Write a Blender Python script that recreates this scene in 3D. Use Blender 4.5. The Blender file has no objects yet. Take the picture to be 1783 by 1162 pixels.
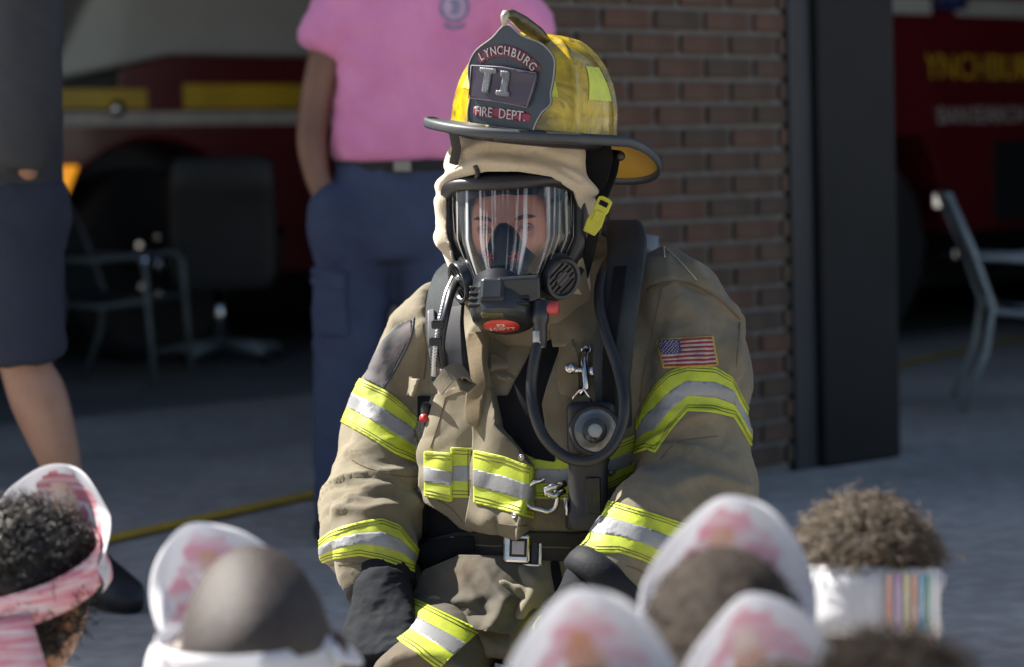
import bpy, bmesh, math, random
import numpy as np
from mathutils import Vector, Matrix
from mathutils.bvhtree import BVHTree

random.seed(7); RNG = np.random.default_rng(7)
rad = math.radians
scene = bpy.context.scene
COL = scene.collection

# ------------------------------------------------------------------ camera
FPX = 4200.0                                   # focal length in photo pixels (photo is 1783 wide)
CAMP = Vector((0.0, 0.0, 0.92))
PITCH = math.atan((581.0 - 302.0) / FPX)
CROT = Matrix.Rotation(rad(90) - PITCH, 3, 'X') @ Matrix.Rotation(rad(-1.6), 3, 'Z')
cam_data = bpy.data.cameras.new('camera')
cam = bpy.data.objects.new('camera', cam_data); COL.objects.link(cam)
cam.matrix_world = Matrix.Translation(CAMP) @ CROT.to_4x4()
cam_data.sensor_width = 36.0
cam_data.lens = FPX / 1783.0 * 36.0
cam_data.clip_start = 0.05; cam_data.clip_end = 500.0
cam_data.dof.use_dof = True
cam_data.dof.focus_distance = 3.80
cam_data.dof.aperture_fstop = 3.3
scene.camera = cam

# ------------------------------------------------------------------ sky and sun
SUN_EL = rad(47.0)
SUN_H = Vector((-0.90, 0.436, 0)).normalized()
SUN_DIR = Vector((SUN_H.x * math.cos(SUN_EL), SUN_H.y * math.cos(SUN_EL), math.sin(SUN_EL)))
world = bpy.data.worlds.new('World'); scene.world = world; world.use_nodes = True
wn = world.node_tree.nodes; wl = world.node_tree.links
sky = wn.new('ShaderNodeTexSky'); sky.sky_type = 'NISHITA'; sky.sun_disc = False
sky.sun_elevation = SUN_EL; sky.sun_rotation = math.atan2(SUN_H.x, SUN_H.y)
sky.dust_density = 1.2
wn['Background'].inputs['Strength'].default_value = 0.051
wl.new(sky.outputs[0], wn['Background'].inputs['Color'])
sun_data = bpy.data.lights.new('sun', 'SUN'); sun_data.energy = 5.0; sun_data.angle = rad(0.5)
sun_data.color = (1.0, 0.95, 0.87)
sun = bpy.data.objects.new('sun', sun_data); COL.objects.link(sun)
sun.rotation_euler = SUN_DIR.to_track_quat('Z', 'Y').to_euler(); sun.location = (-6, 6, 9)

scene.view_settings.view_transform = 'Standard'; scene.view_settings.look = 'None'
scene.view_settings.gamma = 1.0; scene.view_settings.exposure = 1.64
scene.render.engine = 'CYCLES'
scene.cycles.use_denoising = True
scene.cycles.max_bounces = 10; scene.cycles.transparent_max_bounces = 12
scene.cycles.caustics_reflective = False; scene.cycles.caustics_refractive = False
scene.cycles.sample_clamp_indirect = 6.0

# ------------------------------------------------------------------ pixel <-> world
def W(px, py, d):
    r = CROT @ Vector(((px - 891.5) / FPX, (581.0 - py) / FPX, -1.0))
    return CAMP + r * (d / r.y)
RINV = np.array(CROT.transposed())
def PX(V):
    q = (np.asarray(V) - np.array(CAMP)) @ RINV.T
    return np.stack([891.5 + FPX * q[:, 0] / -q[:, 2], 581.0 - FPX * q[:, 1] / -q[:, 2]], 1)

# ------------------------------------------------------------------ numpy noise
_perm = RNG.permutation(256); _perm = np.concatenate([_perm, _perm, _perm])
_grad = RNG.normal(size=(256, 3)); _grad /= np.linalg.norm(_grad, axis=1)[:, None]
def perlin(P):
    P = np.asarray(P, float); I = np.floor(P).astype(int); Fr = P - I; I &= 255
    U = Fr * Fr * Fr * (Fr * (Fr * 6 - 15) + 10)
    def g(dx, dy, dz):
        h = _perm[_perm[_perm[(I[:, 0] + dx) & 255] + ((I[:, 1] + dy) & 255)] + ((I[:, 2] + dz) & 255)]
        return ((_grad[h & 255]) * (Fr - np.array([dx, dy, dz]))).sum(1)
    lx = lambda a, b, t: a + (b - a) * t
    x00 = lx(g(0,0,0), g(1,0,0), U[:,0]); x10 = lx(g(0,1,0), g(1,1,0), U[:,0])
    x01 = lx(g(0,0,1), g(1,0,1), U[:,0]); x11 = lx(g(0,1,1), g(1,1,1), U[:,0])
    return lx(lx(x00, x10, U[:,1]), lx(x01, x11, U[:,1]), U[:,2])

# ------------------------------------------------------------------ materials
MATS = {}
def mat(name, col, rough=0.6, metal=0.0, col2=None, vscale=8.0, vlo=0.35, vhi=0.65, bump=0.0, bscale=80.0,
        spec=0.5, coat=0.0, sheen=0.0, transl=0.0, trans=0.0, ior=1.45, emit=None, alpha=1.0, stretch=None, detail=5.0, aniso=0.0, roughvar=0.0):
    if name in MATS: return MATS[name]
    m = bpy.data.materials.new(name); m.use_nodes = True; MATS[name] = m
    n = m.node_tree.nodes; l = m.node_tree.links; b = n['Principled BSDF']
    b.inputs['Base Color'].default_value = (*col, 1); b.inputs['Roughness'].default_value = rough
    b.inputs['Metallic'].default_value = metal; b.inputs['Specular IOR Level'].default_value = spec
    b.inputs['Coat Weight'].default_value = coat; b.inputs['Coat Roughness'].default_value = 0.08
    b.inputs['Sheen Weight'].default_value = sheen
    b.inputs['Transmission Weight'].default_value = trans; b.inputs['IOR'].default_value = ior
    b.inputs['Alpha'].default_value = alpha
    tc = n.new('ShaderNodeTexCoord'); vec = tc.outputs['Object']
    if stretch:
        mp = n.new('ShaderNodeMapping'); mp.inputs['Scale'].default_value = stretch
        l.new(vec, mp.inputs['Vector']); vec = mp.outputs[0]
    if col2 is None: col2 = tuple(c * 0.72 for c in col)
    nz = n.new('ShaderNodeTexNoise'); nz.inputs['Scale'].default_value = vscale; nz.inputs['Detail'].default_value = detail
    nz.inputs['Roughness'].default_value = 0.62
    l.new(vec, nz.inputs['Vector'])
    rp = n.new('ShaderNodeValToRGB'); rp.color_ramp.elements[0].position = vlo; rp.color_ramp.elements[1].position = vhi
    rp.color_ramp.elements[0].color = (*col2, 1); rp.color_ramp.elements[1].color = (*col, 1)
    l.new(nz.outputs['Fac'], rp.inputs['Fac']); l.new(rp.outputs[0], b.inputs['Base Color'])
    if roughvar:
        mr = n.new('ShaderNodeMapRange'); mr.inputs['To Min'].default_value = max(0.02, rough - roughvar); mr.inputs['To Max'].default_value = min(1, rough + roughvar)
        mr.inputs['From Min'].default_value = 0.3; mr.inputs['From Max'].default_value = 0.7
        l.new(nz.outputs['Fac'], mr.inputs['Value']); l.new(mr.outputs[0], b.inputs['Roughness'])
    if bump:
        nb = n.new('ShaderNodeTexNoise'); nb.inputs['Scale'].default_value = bscale; nb.inputs['Detail'].default_value = 3
        l.new(vec, nb.inputs['Vector'])
        bp = n.new('ShaderNodeBump'); bp.inputs['Strength'].default_value = bump; bp.inputs['Distance'].default_value = 0.002
        l.new(nb.outputs['Fac'], bp.inputs['Height']); l.new(bp.outputs[0], b.inputs['Normal'])
    if emit:
        b.inputs['Emission Color'].default_value = (*emit[0], 1); b.inputs['Emission Strength'].default_value = emit[1]
    if transl:
        tr = n.new('ShaderNodeBsdfTranslucent'); mx = n.new('ShaderNodeMixShader'); mx.inputs[0].default_value = transl
        l.new(rp.outputs[0], tr.inputs['Color'])
        l.new(b.outputs[0], mx.inputs[1]); l.new(tr.outputs[0], mx.inputs[2])
        l.new(mx.outputs[0], n['Material Output'].inputs['Surface'])
    return m
def weave(m, scale=900.0, strength=0.25):
    """adds a fine cross-woven relief to a fabric material"""
    n = m.node_tree.nodes; l = m.node_tree.links; b = n['Principled BSDF']
    tc = n.new('ShaderNodeTexCoord')
    outs = []
    for d in ('X', 'Z'):
        w = n.new('ShaderNodeTexWave'); w.bands_direction = d; w.inputs['Scale'].default_value = scale / 6.28
        w.inputs['Distortion'].default_value = 0.6; l.new(tc.outputs['Object'], w.inputs['Vector']); outs.append(w)
    mx = n.new('ShaderNodeMath'); mx.operation = 'MAXIMUM'
    l.new(outs[0].outputs['Fac'], mx.inputs[0]); l.new(outs[1].outputs['Fac'], mx.inputs[1])
    bp = n.new('ShaderNodeBump'); bp.inputs['Strength'].default_value = strength; bp.inputs['Distance'].default_value = 0.0006
    l.new(mx.outputs[0], bp.inputs['Height'])
    old = b.inputs['Normal'].links
    if old: l.new(old[0].from_socket, bp.inputs['Normal'])
    l.new(bp.outputs[0], b.inputs['Normal'])
    return m

# ------------------------------------------------------------------ objects
def mesh_obj(name, V, F, m, parent=None, smooth=True):
    me = bpy.data.meshes.new(name)
    me.from_pydata([tuple(v) for v in V], [], [tuple(int(i) for i in f) for f in F])
    if isinstance(m, (list, tuple)):
        for x in m: me.materials.append(x)
    elif m is not None: me.materials.append(m)
    me.validate(); me.update()
    if smooth:
        me.polygons.foreach_set('use_smooth', [True] * len(me.polygons))
    o = bpy.data.objects.new(name, me); COL.objects.link(o)
    if parent is not None:
        o.parent = parent
        if parent.type == 'EMPTY': o.matrix_parent_inverse = parent.matrix_basis.inverted()
    return o
def link_mesh(name, me, parent=None):
    o = bpy.data.objects.new(name, me); COL.objects.link(o)
    if parent is not None:
        o.parent = parent
        if parent.type == 'EMPTY': o.matrix_parent_inverse = parent.matrix_basis.inverted()
    return o
def tag(o, label=None, cat=None, group=None, kind=None):
    if label: o['label'] = label
    if cat: o['category'] = cat
    if group: o['group'] = group
    if kind: o['kind'] = kind
    return o
def thing(name, label, cat, loc=(0, 0, 0), group=None):
    o = bpy.data.objects.new(name, None); COL.objects.link(o); o.location = loc
    o.empty_display_size = 0.1
    bpy.context.view_layer.update()
    return tag(o, label, cat, group)
def sharp(o, ang=35):
    o.data.set_sharp_from_angle(angle=rad(ang)); return o
def bevel(o, w=0.004, seg=2, ang=35):
    b = o.modifiers.new('bevel', 'BEVEL'); b.width = w; b.segments = seg; b.limit_method = 'ANGLE'; b.angle_limit = rad(ang)
    b.harden_normals = False
    return o
def subd(o, lv=1):
    s = o.modifiers.new('sub', 'SUBSURF'); s.levels = lv; s.render_levels = lv; return o

class MB:
    """collects pieces of ONE mesh"""
    def __init__(s): s.V = []; s.F = []
    def add(s, V, F):
        k = len(s.V); s.V += [tuple(v) for v in V]; s.F += [tuple(i + k for i in f) for f in F]; return s
    def box(s, c, size, R=None):
        x, y, z = [q / 2 for q in size]
        vs = [Vector((sx * x, sy * y, sz * z)) for sx in (-1, 1) for sy in (-1, 1) for sz in (-1, 1)]
        if R is not None: vs = [R @ v for v in vs]
        c = Vector(c)
        return s.add([v + c for v in vs], [(0,1,3,2), (4,6,7,5), (0,4,5,1), (2,3,7,6), (0,2,6,4), (1,5,7,3)])
    def tube(s, path, r, n=10, cap=True, flat=None):
        V, F = tube(path, r, n, cap, flat); return s.add(V, F)
    def lathe(s, prof, M, n=24, cap=True):
        V, F = lathe(prof, M, n, cap); return s.add(V, F)
    def prism(s, poly, M, h):
        """poly: 2D points (CCW), extruded from z=0 to h in frame M"""
        n = len(poly)
        V = [M @ Vector((p[0], p[1], 0)) for p in poly] + [M @ Vector((p[0], p[1], h)) for p in poly]
        F = [tuple(reversed(range(n))), tuple(range(n, 2 * n))] + [(i, (i + 1) % n, n + (i + 1) % n, n + i) for i in range(n)]
        return s.add(V, F)
    def build(s, name, m, parent=None, smooth=False):
        return mesh_obj(name, s.V, s.F, m, parent, smooth)

def catmull(pts, k=6):
    """smooth resampling of a list of tuples (any length)"""
    P = np.array(pts, float); n = len(P); out = []
    for i in range(n - 1):
        p0 = P[max(i - 1, 0)]; p1 = P[i]; p2 = P[i + 1]; p3 = P[min(i + 2, n - 1)]
        for j in range(k):
            t = j / k
            out.append(0.5 * (2 * p1 + (p2 - p0) * t + (2 * p0 - 5 * p1 + 4 * p2 - p3) * t * t + (3 * p1 - p0 - 3 * p2 + p3) * t ** 3))
    out.append(P[-1]); return np.array(out)
def tube(path, r, n=10, cap=True, flat=None):
    """path: points; r: radius or list; flat=(vector, factor) squashes along a vector"""
    P = [Vector(p) for p in path]; m = len(P); V = []; F = []
    rs = r if hasattr(r, '__len__') else [r] * m
    up = None
    for i in range(m):
        t = (P[min(i + 1, m - 1)] - P[max(i - 1, 0)]).normalized()
        if up is None:
            up = t.orthogonal().normalized()
        up = (up - t * up.dot(t)).normalized(); sd = t.cross(up)
        for j in range(n):
            a = 2 * math.pi * j / n
            o = (up * math.cos(a) + sd * math.sin(a)) * rs[i]
            if flat: o = o - flat[0] * (o.dot(flat[0]) * (1 - flat[1]))
            V.append(P[i] + o)
    for i in range(m - 1):
        for j in range(n):
            k = (j + 1) % n
            F.append((i * n + j, i * n + k, (i + 1) * n + k, (i + 1) * n + j))
    if cap:
        F.append(tuple(reversed(range(n)))); F.append(tuple(range((m - 1) * n, m * n)))
    return V, F
def lathe(prof, M, n=24, cap=True):
    """prof: (radius, z) list about local z of frame M"""
    V = []; F = []
    for (r, z) in prof:
        for j in range(n):
            a = 2 * math.pi * j / n; V.append(M @ Vector((r * math.cos(a), r * math.sin(a), z)))
    for i in range(len(prof) - 1):
        for j in range(n):
            k = (j + 1) % n; F.append((i * n + j, i * n + k, (i + 1) * n + k, (i + 1) * n + j))
    if cap:
        F.append(tuple(reversed(range(n)))); F.append(tuple(range((len(prof) - 1) * n, len(prof) * n)))
    return V, F
def rings(secs, n=48, cap=True, power=2.0):
    """secs: (centre, axis_u, axis_v) -> closed tube of superellipses"""
    V = []; F = []
    for (c, u, v) in secs:
        for j in range(n):
            a = 2 * math.pi * j / n; ca, sa = math.cos(a), math.sin(a)
            e = 2.0 / power
            V.append(Vector(c) + Vector(u) * (math.copysign(abs(ca) ** e, ca)) + Vector(v) * (math.copysign(abs(sa) ** e, sa)))
    m = len(secs)
    for i in range(m - 1):
        for j in range(n):
            k = (j + 1) % n; F.append((i * n + j, i * n + k, (i + 1) * n + k, (i + 1) * n + j))
    if cap:
        F.append(tuple(reversed(range(n)))); F.append(tuple(range((m - 1) * n, m * n)))
    return V, F
def frame(o, z, x=None):
    """4x4 frame at o with local z along z and local x near x"""
    z = Vector(z).normalized(); x = Vector(x) if x is not None else z.orthogonal()
    x = (x - z * x.dot(z)).normalized(); y = z.cross(x)
    return Matrix(((x.x, y.x, z.x, o[0]), (x.y, y.y, z.y, o[1]), (x.z, y.z, z.z, o[2]), (0, 0, 0, 1)))
def remesh(V, F, voxel, smooth_it=0):
    """union of closed pieces by voxel remesh -> (V, tris, normals)"""
    me = bpy.data.meshes.new('tmp'); me.from_pydata([tuple(v) for v in V], [], [tuple(f) for f in F]); me.update()
    bm = bmesh.new(); bm.from_mesh(me); bmesh.ops.recalc_face_normals(bm, faces=bm.faces[:]); bm.to_mesh(me); bm.free()
    o = bpy.data.objects.new('tmp', me); COL.objects.link(o)
    r = o.modifiers.new('r', 'REMESH'); r.mode = 'VOXEL'; r.voxel_size = voxel; r.adaptivity = 0
    dg = bpy.context.evaluated_depsgraph_get(); ev = o.evaluated_get(dg); m2 = ev.to_mesh()
    m2.calc_loop_triangles()
    Vn = np.empty(len(m2.vertices) * 3); m2.vertices.foreach_get('co', Vn); Vn = Vn.reshape(-1, 3)
    T = np.empty(len(m2.loop_triangles) * 3, int); m2.loop_triangles.foreach_get('vertices', T); T = T.reshape(-1, 3)
    ev.to_mesh_clear(); bpy.data.objects.remove(o); bpy.data.meshes.remove(me)
    for _ in range(smooth_it): Vn = lap(Vn, T, 0.5)
    return Vn, T, normals(Vn, T)
def lap(V, T, k):
    E = np.concatenate([T[:, [0, 1]], T[:, [1, 2]], T[:, [2, 0]]]); E = np.concatenate([E, E[:, ::-1]])
    S = np.zeros_like(V); C = np.zeros(len(V))
    for a in range(3): S[:, a] = np.bincount(E[:, 0], V[E[:, 1], a], len(V))
    C = np.bincount(E[:, 0], minlength=len(V)).astype(float); C[C == 0] = 1
    return V + (S / C[:, None] - V) * k
def normals(V, T):
    fn = np.cross(V[T[:, 1]] - V[T[:, 0]], V[T[:, 2]] - V[T[:, 0]])
    N = np.zeros_like(V)
    for a in range(3):
        for k in range(3): N[:, a] += np.bincount(T[:, k], fn[:, a], len(V))
    L = np.linalg.norm(N, axis=1); L[L == 0] = 1
    return N / L[:, None]
def clip(A, T, f):
    """A: (n,k) vertex attributes; keep triangles where f>=0, cutting the crossing ones"""
    ins = f >= 0; cnt = ins[T].sum(1)
    keep = T[cnt == 3]; cross = T[(cnt == 1) | (cnt == 2)]
    newA = []; cache = {}; base = len(A); extra = []
    def cut(i, j):
        key = (min(i, j), max(i, j))
        if key not in cache:
            t = f[i] / (f[i] - f[j]); cache[key] = base + len(newA); newA.append(A[i] + (A[j] - A[i]) * t)
        return cache[key]
    for tri in cross:
        poly = []
        for k in range(3):
            i, j = int(tri[k]), int(tri[(k + 1) % 3])
            if ins[i]: poly.append(i)
            if ins[i] != ins[j]: poly.append(cut(i, j))
        for k in range(1, len(poly) - 1): extra.append((poly[0], poly[k], poly[k + 1]))
    A2 = np.vstack([A, np.array(newA)]) if newA else A
    T2 = np.vstack([keep, np.array(extra, int).reshape(-1, 3)]) if len(extra) else keep
    used = np.unique(T2); mp = -np.ones(len(A2), int); mp[used] = np.arange(len(used))
    return A2[used], mp[T2]
def shell(A, T, off, back=0.0015):
    """A: (n,6) position+normal -> offset skin with a rim going down to the surface"""
    P = A[:, :3]; N = A[:, 3:6]; N = N / np.maximum(1e-9, np.linalg.norm(N, axis=1))[:, None]
    off = off if np.ndim(off) else np.full(len(A), off)
    top = P + N * off[:, None]; bot = P - N * back
    cnt = {}
    for t in T:
        for k in range(3):
            a, b = int(t[k]), int(t[(k + 1) % 3]); cnt[(a, b)] = cnt.get((a, b), 0) + 1
    n = len(P); F = [tuple(t) for t in T]
    for (a, b) in cnt:
        if (b, a) not in cnt: F.append((b, a, n + a, n + b))
    return np.vstack([top, bot]), F
def sdf_poly(P, poly):
    """signed distance (positive inside) of 2D points to polygon"""
    poly = np.array(poly, float); d = np.full(len(P), 1e9); ins = np.zeros(len(P), bool); n = len(poly)
    for i in range(n):
        a = poly[i]; b = poly[(i + 1) % n]; ab = b - a; ap = P - a
        t = np.clip((ap @ ab) / max(1e-9, ab @ ab), 0, 1)
        d = np.minimum(d, np.linalg.norm(ap - t[:, None] * ab, axis=1))
        c = ((a[1] > P[:, 1]) != (b[1] > P[:, 1]))
        xi = (b[0] - a[0]) * (P[:, 1] - a[1]) / ((b[1] - a[1]) if b[1] != a[1] else 1e-9) + a[0]
        ins ^= c & (P[:, 0] < xi)
    return np.where(ins, d, -d)
def d_line(P, line):
    line = np.array(line, float); d = np.full(len(P), 1e9)
    for i in range(len(line) - 1):
        a = line[i]; ab = line[i + 1] - a; ap = P - a
        t = np.clip((ap @ ab) / max(1e-9, ab @ ab), 0, 1)
        d = np.minimum(d, np.linalg.norm(ap - t[:, None] * ab, axis=1))
    return d
def curve_y(pts):
    x = [p[0] for p in pts]; y = [p[1] for p in pts]
    return lambda q: np.interp(q, x, y)
def bvh_of(V, T): return BVHTree.FromPolygons([tuple(v) for v in V], [tuple(int(i) for i in t) for t in T])
def decal_grid(poly, bvh, step=4.0, dref=3.9, soft=0, env=0):
    """a piece of cloth lying on a surface: outline given in photo pixels, dropped on the surface along the sight lines,
    smoothed as a sheet, then cut to its outline"""
    poly = np.array(poly, float); pad = step * 3.5
    x0, y0 = poly.min(0) - pad; x1, y1 = poly.max(0) + pad
    nx = int((x1 - x0) / step) + 2; ny = int((y1 - y0) / step) + 2
    G = np.array([(x0 + i * step, y0 + j * step) for j in range(ny) for i in range(nx)])
    sd = sdf_poly(G, poly); t = np.full(len(G), np.nan); ray = np.zeros((len(G), 3))
    for k, (px, py) in enumerate(G):
        p = W(px, py, dref); r = (p - CAMP).normalized(); ray[k] = r
        if sd[k] < -step * 3: continue
        h, nrm, _, _ = bvh.ray_cast(CAMP, r)
        if h is None or abs(h.y - dref) > 0.6: continue
        t[k] = (h - CAMP).length
    t = t.reshape(ny, nx)
    if np.isnan(t).all(): t[:] = (W(*poly[0], dref) - CAMP).length
    while np.isnan(t).any():
        q = np.pad(t, 1, constant_values=np.nan)
        st = np.stack([q[:-2, 1:-1], q[2:, 1:-1], q[1:-1, :-2], q[1:-1, 2:]]); c = (~np.isnan(st)).sum(0)
        m_ = np.where(c > 0, np.nansum(st, 0) / np.maximum(c, 1), np.nan); t = np.where(np.isnan(t), m_, t)
    for _ in range(env):
        q = np.pad(t, 1, mode='edge'); t = np.minimum.reduce([q[:-2, 1:-1], q[2:, 1:-1], q[1:-1, :-2], q[1:-1, 2:], t])
    for _ in range(soft):
        q = np.pad(t, 1, mode='edge'); t = .5 * t + .125 * (q[:-2, 1:-1] + q[2:, 1:-1] + q[1:-1, :-2] + q[1:-1, 2:])
    P = np.array(CAMP) + ray * t.reshape(-1, 1)
    T = []
    for j in range(ny - 1):
        for i in range(nx - 1):
            a = j * nx + i; T += [(a, a + nx, a + 1), (a + 1, a + nx, a + nx + 1)]
    T = np.array(T, int)
    N = normals(P, T); N *= -np.sign((N * ray).sum(1))[:, None]
    return clip(np.hstack([P, N, G]), T, sd)
def decal(name, poly, bvh, m, parent, off=0.003, step=4.0, dref=3.9, soft=0, back=0.0015, env=0):
    A, T = decal_grid(poly, bvh, step, dref, soft, env)
    o = off(A[:, 6], A[:, 7]) if callable(off) else off
    V, F = shell(A, T, o, back)
    return mesh_obj(name, V, F, m, parent), (V, F)
def smooth_keep(V, T, it):
    for _ in range(it): V = lap(V, T, 0.5)
    return V
def text_geo(s, size, depth=0.002, spacing=1.0):
    c = bpy.data.curves.new('t', 'FONT'); c.body = s; c.size = size; c.extrude = depth / 2; c.align_x = 'CENTER'; c.align_y = 'CENTER'
    c.space_character = spacing; c.resolution_u = 3
    o = bpy.data.objects.new('t', c); me = bpy.data.meshes.new_from_object(o)
    V = [v.co.copy() for v in me.vertices]; F = [tuple(p.vertices) for p in me.polygons]
    bpy.data.objects.remove(o); bpy.data.curves.remove(c); bpy.data.meshes.remove(me)
    return V, F
# ================================================================== setting
# the facade runs along FU, from the brick pier's near corner FA; FN points into the building
FA = Vector((-0.108, 6.41, 0)); FU = Vector((0.757, 0.654, 0)).normalized(); FN = Vector((-FU.y, FU.x, 0))
def B(a, b, z): return FA + FU * a + FN * b + Vector((0, 0, z))
FR = Matrix((FU, FN, Vector((0, 0, 1)))).transposed()

def concrete(name, c1, c2, c3):
    m = mat(name, c1, rough=0.85, col2=c2, vscale=0.9, vlo=0.36, vhi=0.62, bump=0.35, bscale=160, detail=9)
    n = m.node_tree.nodes; l = m.node_tree.links; b = n['Principled BSDF']
    tc = n.new('ShaderNodeTexCoord'); nz = n.new('ShaderNodeTexNoise'); nz.inputs['Scale'].default_value = 14; nz.inputs['Detail'].default_value = 8
    l.new(tc.outputs['Object'], nz.inputs['Vector'])
    rp = n.new('ShaderNodeValToRGB'); rp.color_ramp.elements[0].position = 0.42; rp.color_ramp.elements[1].position = 0.62
    rp.color_ramp.elements[0].color = (*c3, 1); rp.color_ramp.elements[1].color = (1, 1, 1, 1)
    l.new(nz.outputs['Fac'], rp.inputs['Fac'])
    mx = n.new('ShaderNodeMix'); mx.data_type = 'RGBA'; mx.blend_type = 'MULTIPLY'; mx.inputs['Factor'].default_value = 0.55
    src = b.inputs['Base Color'].links[0].from_socket
    l.new(src, mx.inputs['A']); l.new(rp.outputs[0], mx.inputs['B']); l.new(mx.outputs['Result'], b.inputs['Base Color'])
    return m
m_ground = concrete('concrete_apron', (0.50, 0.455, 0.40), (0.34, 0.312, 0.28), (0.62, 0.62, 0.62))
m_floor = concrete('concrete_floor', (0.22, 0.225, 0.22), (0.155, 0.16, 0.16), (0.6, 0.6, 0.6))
m_ypaint = mat('yellow_line_paint', (0.68, 0.43, 0.03), rough=0.6, col2=(0.48, 0.31, 0.05), vscale=18)
g = MB().box((0, 40, -0.25), (240, 240, 0.5)).build('ground', m_ground); tag(g, kind='structure')
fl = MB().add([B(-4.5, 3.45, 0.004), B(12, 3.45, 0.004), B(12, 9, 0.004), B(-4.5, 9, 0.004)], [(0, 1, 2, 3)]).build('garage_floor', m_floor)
tag(fl, kind='structure')
# painted yellow line on the floor
def gp(px, py, z=0.0):
    r = CROT @ Vector(((px - 891.5) / FPX, (581.0 - py) / FPX, -1.0)); return CAMP + r * ((z - CAMP.z) / r.z)
yl = []
p0, p1 = gp(196, 942), gp(566, 860); dr = (p1 - p0).normalized(); sd = Vector((-dr.y, dr.x, 0))
mb = MB()
a0 = p0 - dr * 2.0; a1 = p1 + dr * 7.0
mb.add([a0 + sd * .04 + Vector((0,0,.009)), a0 - sd * .04 + Vector((0,0,.009)), a1 - sd * .04 + Vector((0,0,.009)), a1 + sd * .04 + Vector((0,0,.009))], [(0, 1, 2, 3)])
tag(mb.build('road_marking', m_ypaint), kind='structure')

# --- building: pier of single bricks, steel jamb and column, header, roof, side and back walls
m_mortar = mat('mortar', (0.215, 0.208, 0.198), rough=0.95, col2=(0.155, 0.15, 0.145), vscale=30, bump=0.6, bscale=220)
brick_ms = [mat('brick_%d' % i, c, rough=0.85, col2=tuple(q * 0.62 for q in c), vscale=14, bump=0.7, bscale=120)
            for i, c in enumerate([(0.130, 0.074, 0.050), (0.108, 0.068, 0.048), (0.140, 0.074, 0.050), (0.094, 0.066, 0.047), (0.120, 0.079, 0.052)])]
m_steel_d = mat('column_paint', (0.013, 0.013, 0.014), rough=0.6, spec=.25, col2=(0.009, 0.009, 0.010), vscale=3)
m_steel_l = mat('jamb_paint', (0.028, 0.031, 0.036), rough=0.55, col2=(0.022, 0.024, 0.028), vscale=4)
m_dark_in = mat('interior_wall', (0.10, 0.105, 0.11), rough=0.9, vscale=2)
bld = thing('fire_station', 'fire station building with a brown brick pier between two open truck bays', 'building', FA)
WL = 1.252; HZ = 4.6; OPEN = 2.5
core = MB().box(B(WL / 2, 0.19, HZ / 2), (WL - 0.02, 0.36, HZ), FR).build('brick_wall', m_mortar, bld)
core['label'] = 'brown brick pier with grey mortar joints'
bw, bh, ch, cl = 0.183, 0.054, 0.0677, 0.2032
bmesh_cache = {}
def brick_mesh(w, mi):
    key = (round(w, 3), mi)
    if key in bmesh_cache: return bmesh_cache[key]
    mbb = MB().box((0, 0, 0), (w, 0.03, bh), FR)
    me = bpy.data.meshes.new('brick'); me.from_pydata(mbb.V, [], mbb.F); me.materials.append(brick_ms[mi]); me.update()
    bm = bmesh.new(); bm.from_mesh(me); bmesh.ops.bevel(bm, geom=bm.edges[:], offset=0.004, segments=1, affect='EDGES'); bm.to_mesh(me); bm.free()
    bmesh_cache[key] = me; return me
rows = 29
for r in range(rows):
    z = 0.03 + r * ch
    a = 0.0 if r % 2 == 0 else -cl / 2
    while a < WL - 0.02:
        lo, hi = max(a, 0.0), min(a + bw, WL - 0.005)
        if hi - lo > 0.012:
            me = brick_mesh(hi - lo, random.randrange(5))
            o = link_mesh('brick', me, core)
            o.location = B((lo + hi) / 2, 0.008 + random.uniform(-.0015, .0015), z + bh / 2)
        a += cl
up = MB().box(B(WL / 2, 0.19, (rows * ch + 0.04 + HZ) / 2), (WL, 0.385, HZ - rows * ch - 0.04), FR).build('upper_wall', brick_ms[1], bld)
jm = MB().box(B(1.307, 0.14, HZ / 2), (0.098, 0.29, HZ), FR).build('door_jamb', m_steel_l, bld); bevel(jm, .004)
cl_ = MB().box(B(1.538, 0.13, HZ / 2), (0.355, 0.32, HZ), FR).build('column', m_steel_d, bld); bevel(cl_, .012)
cl_['label'] = 'dark painted steel column'
# main block stands back at b = 3.4; a lower portico with the pier and column runs out to the right
EA, FB, HB2 = -3.65, 3.40, 7.6  # unseen height and left end sized to shade the ground behind the firefighter
def wbox(name, a0, a1, b0, b1, z0, z1, m): return MB().box(B((a0 + a1) / 2, (b0 + b1) / 2, (z0 + z1) / 2), (a1 - a0, b1 - b0, z1 - z0), FR).build(name, m, bld)
wbox('unseen_end_pier', EA, EA + .4, FB, FB + .3, 0, OPEN, brick_ms[0])
wbox('unseen_upper_facade', EA, 12, FB, FB + .3, HZ + .32, HB2, brick_ms[2])
wbox('door_header', EA, 3.6, FB + .01, FB + .29, OPEN, HZ + .315, m_steel_d)
wbox('unseen_main_roof', EA - .02, 12.02, FB - .02, 9.2, HB2, HB2 + .2, m_dark_in)
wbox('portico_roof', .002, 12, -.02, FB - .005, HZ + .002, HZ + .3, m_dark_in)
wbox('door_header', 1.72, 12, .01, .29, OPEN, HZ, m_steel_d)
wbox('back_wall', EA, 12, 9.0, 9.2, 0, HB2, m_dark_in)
wbox('unseen_side_wall', EA, EA + .2, FB + .305, 8.99, 0, HB2, m_dark_in)
wbox('unseen_side_wall', 12.0, 12.2, 0, 9.2, 0, HB2, m_dark_in)
wbox('front_wall', 6.05, 11.99, .02, .28, 0, OPEN - .002, brick_ms[3])

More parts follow.
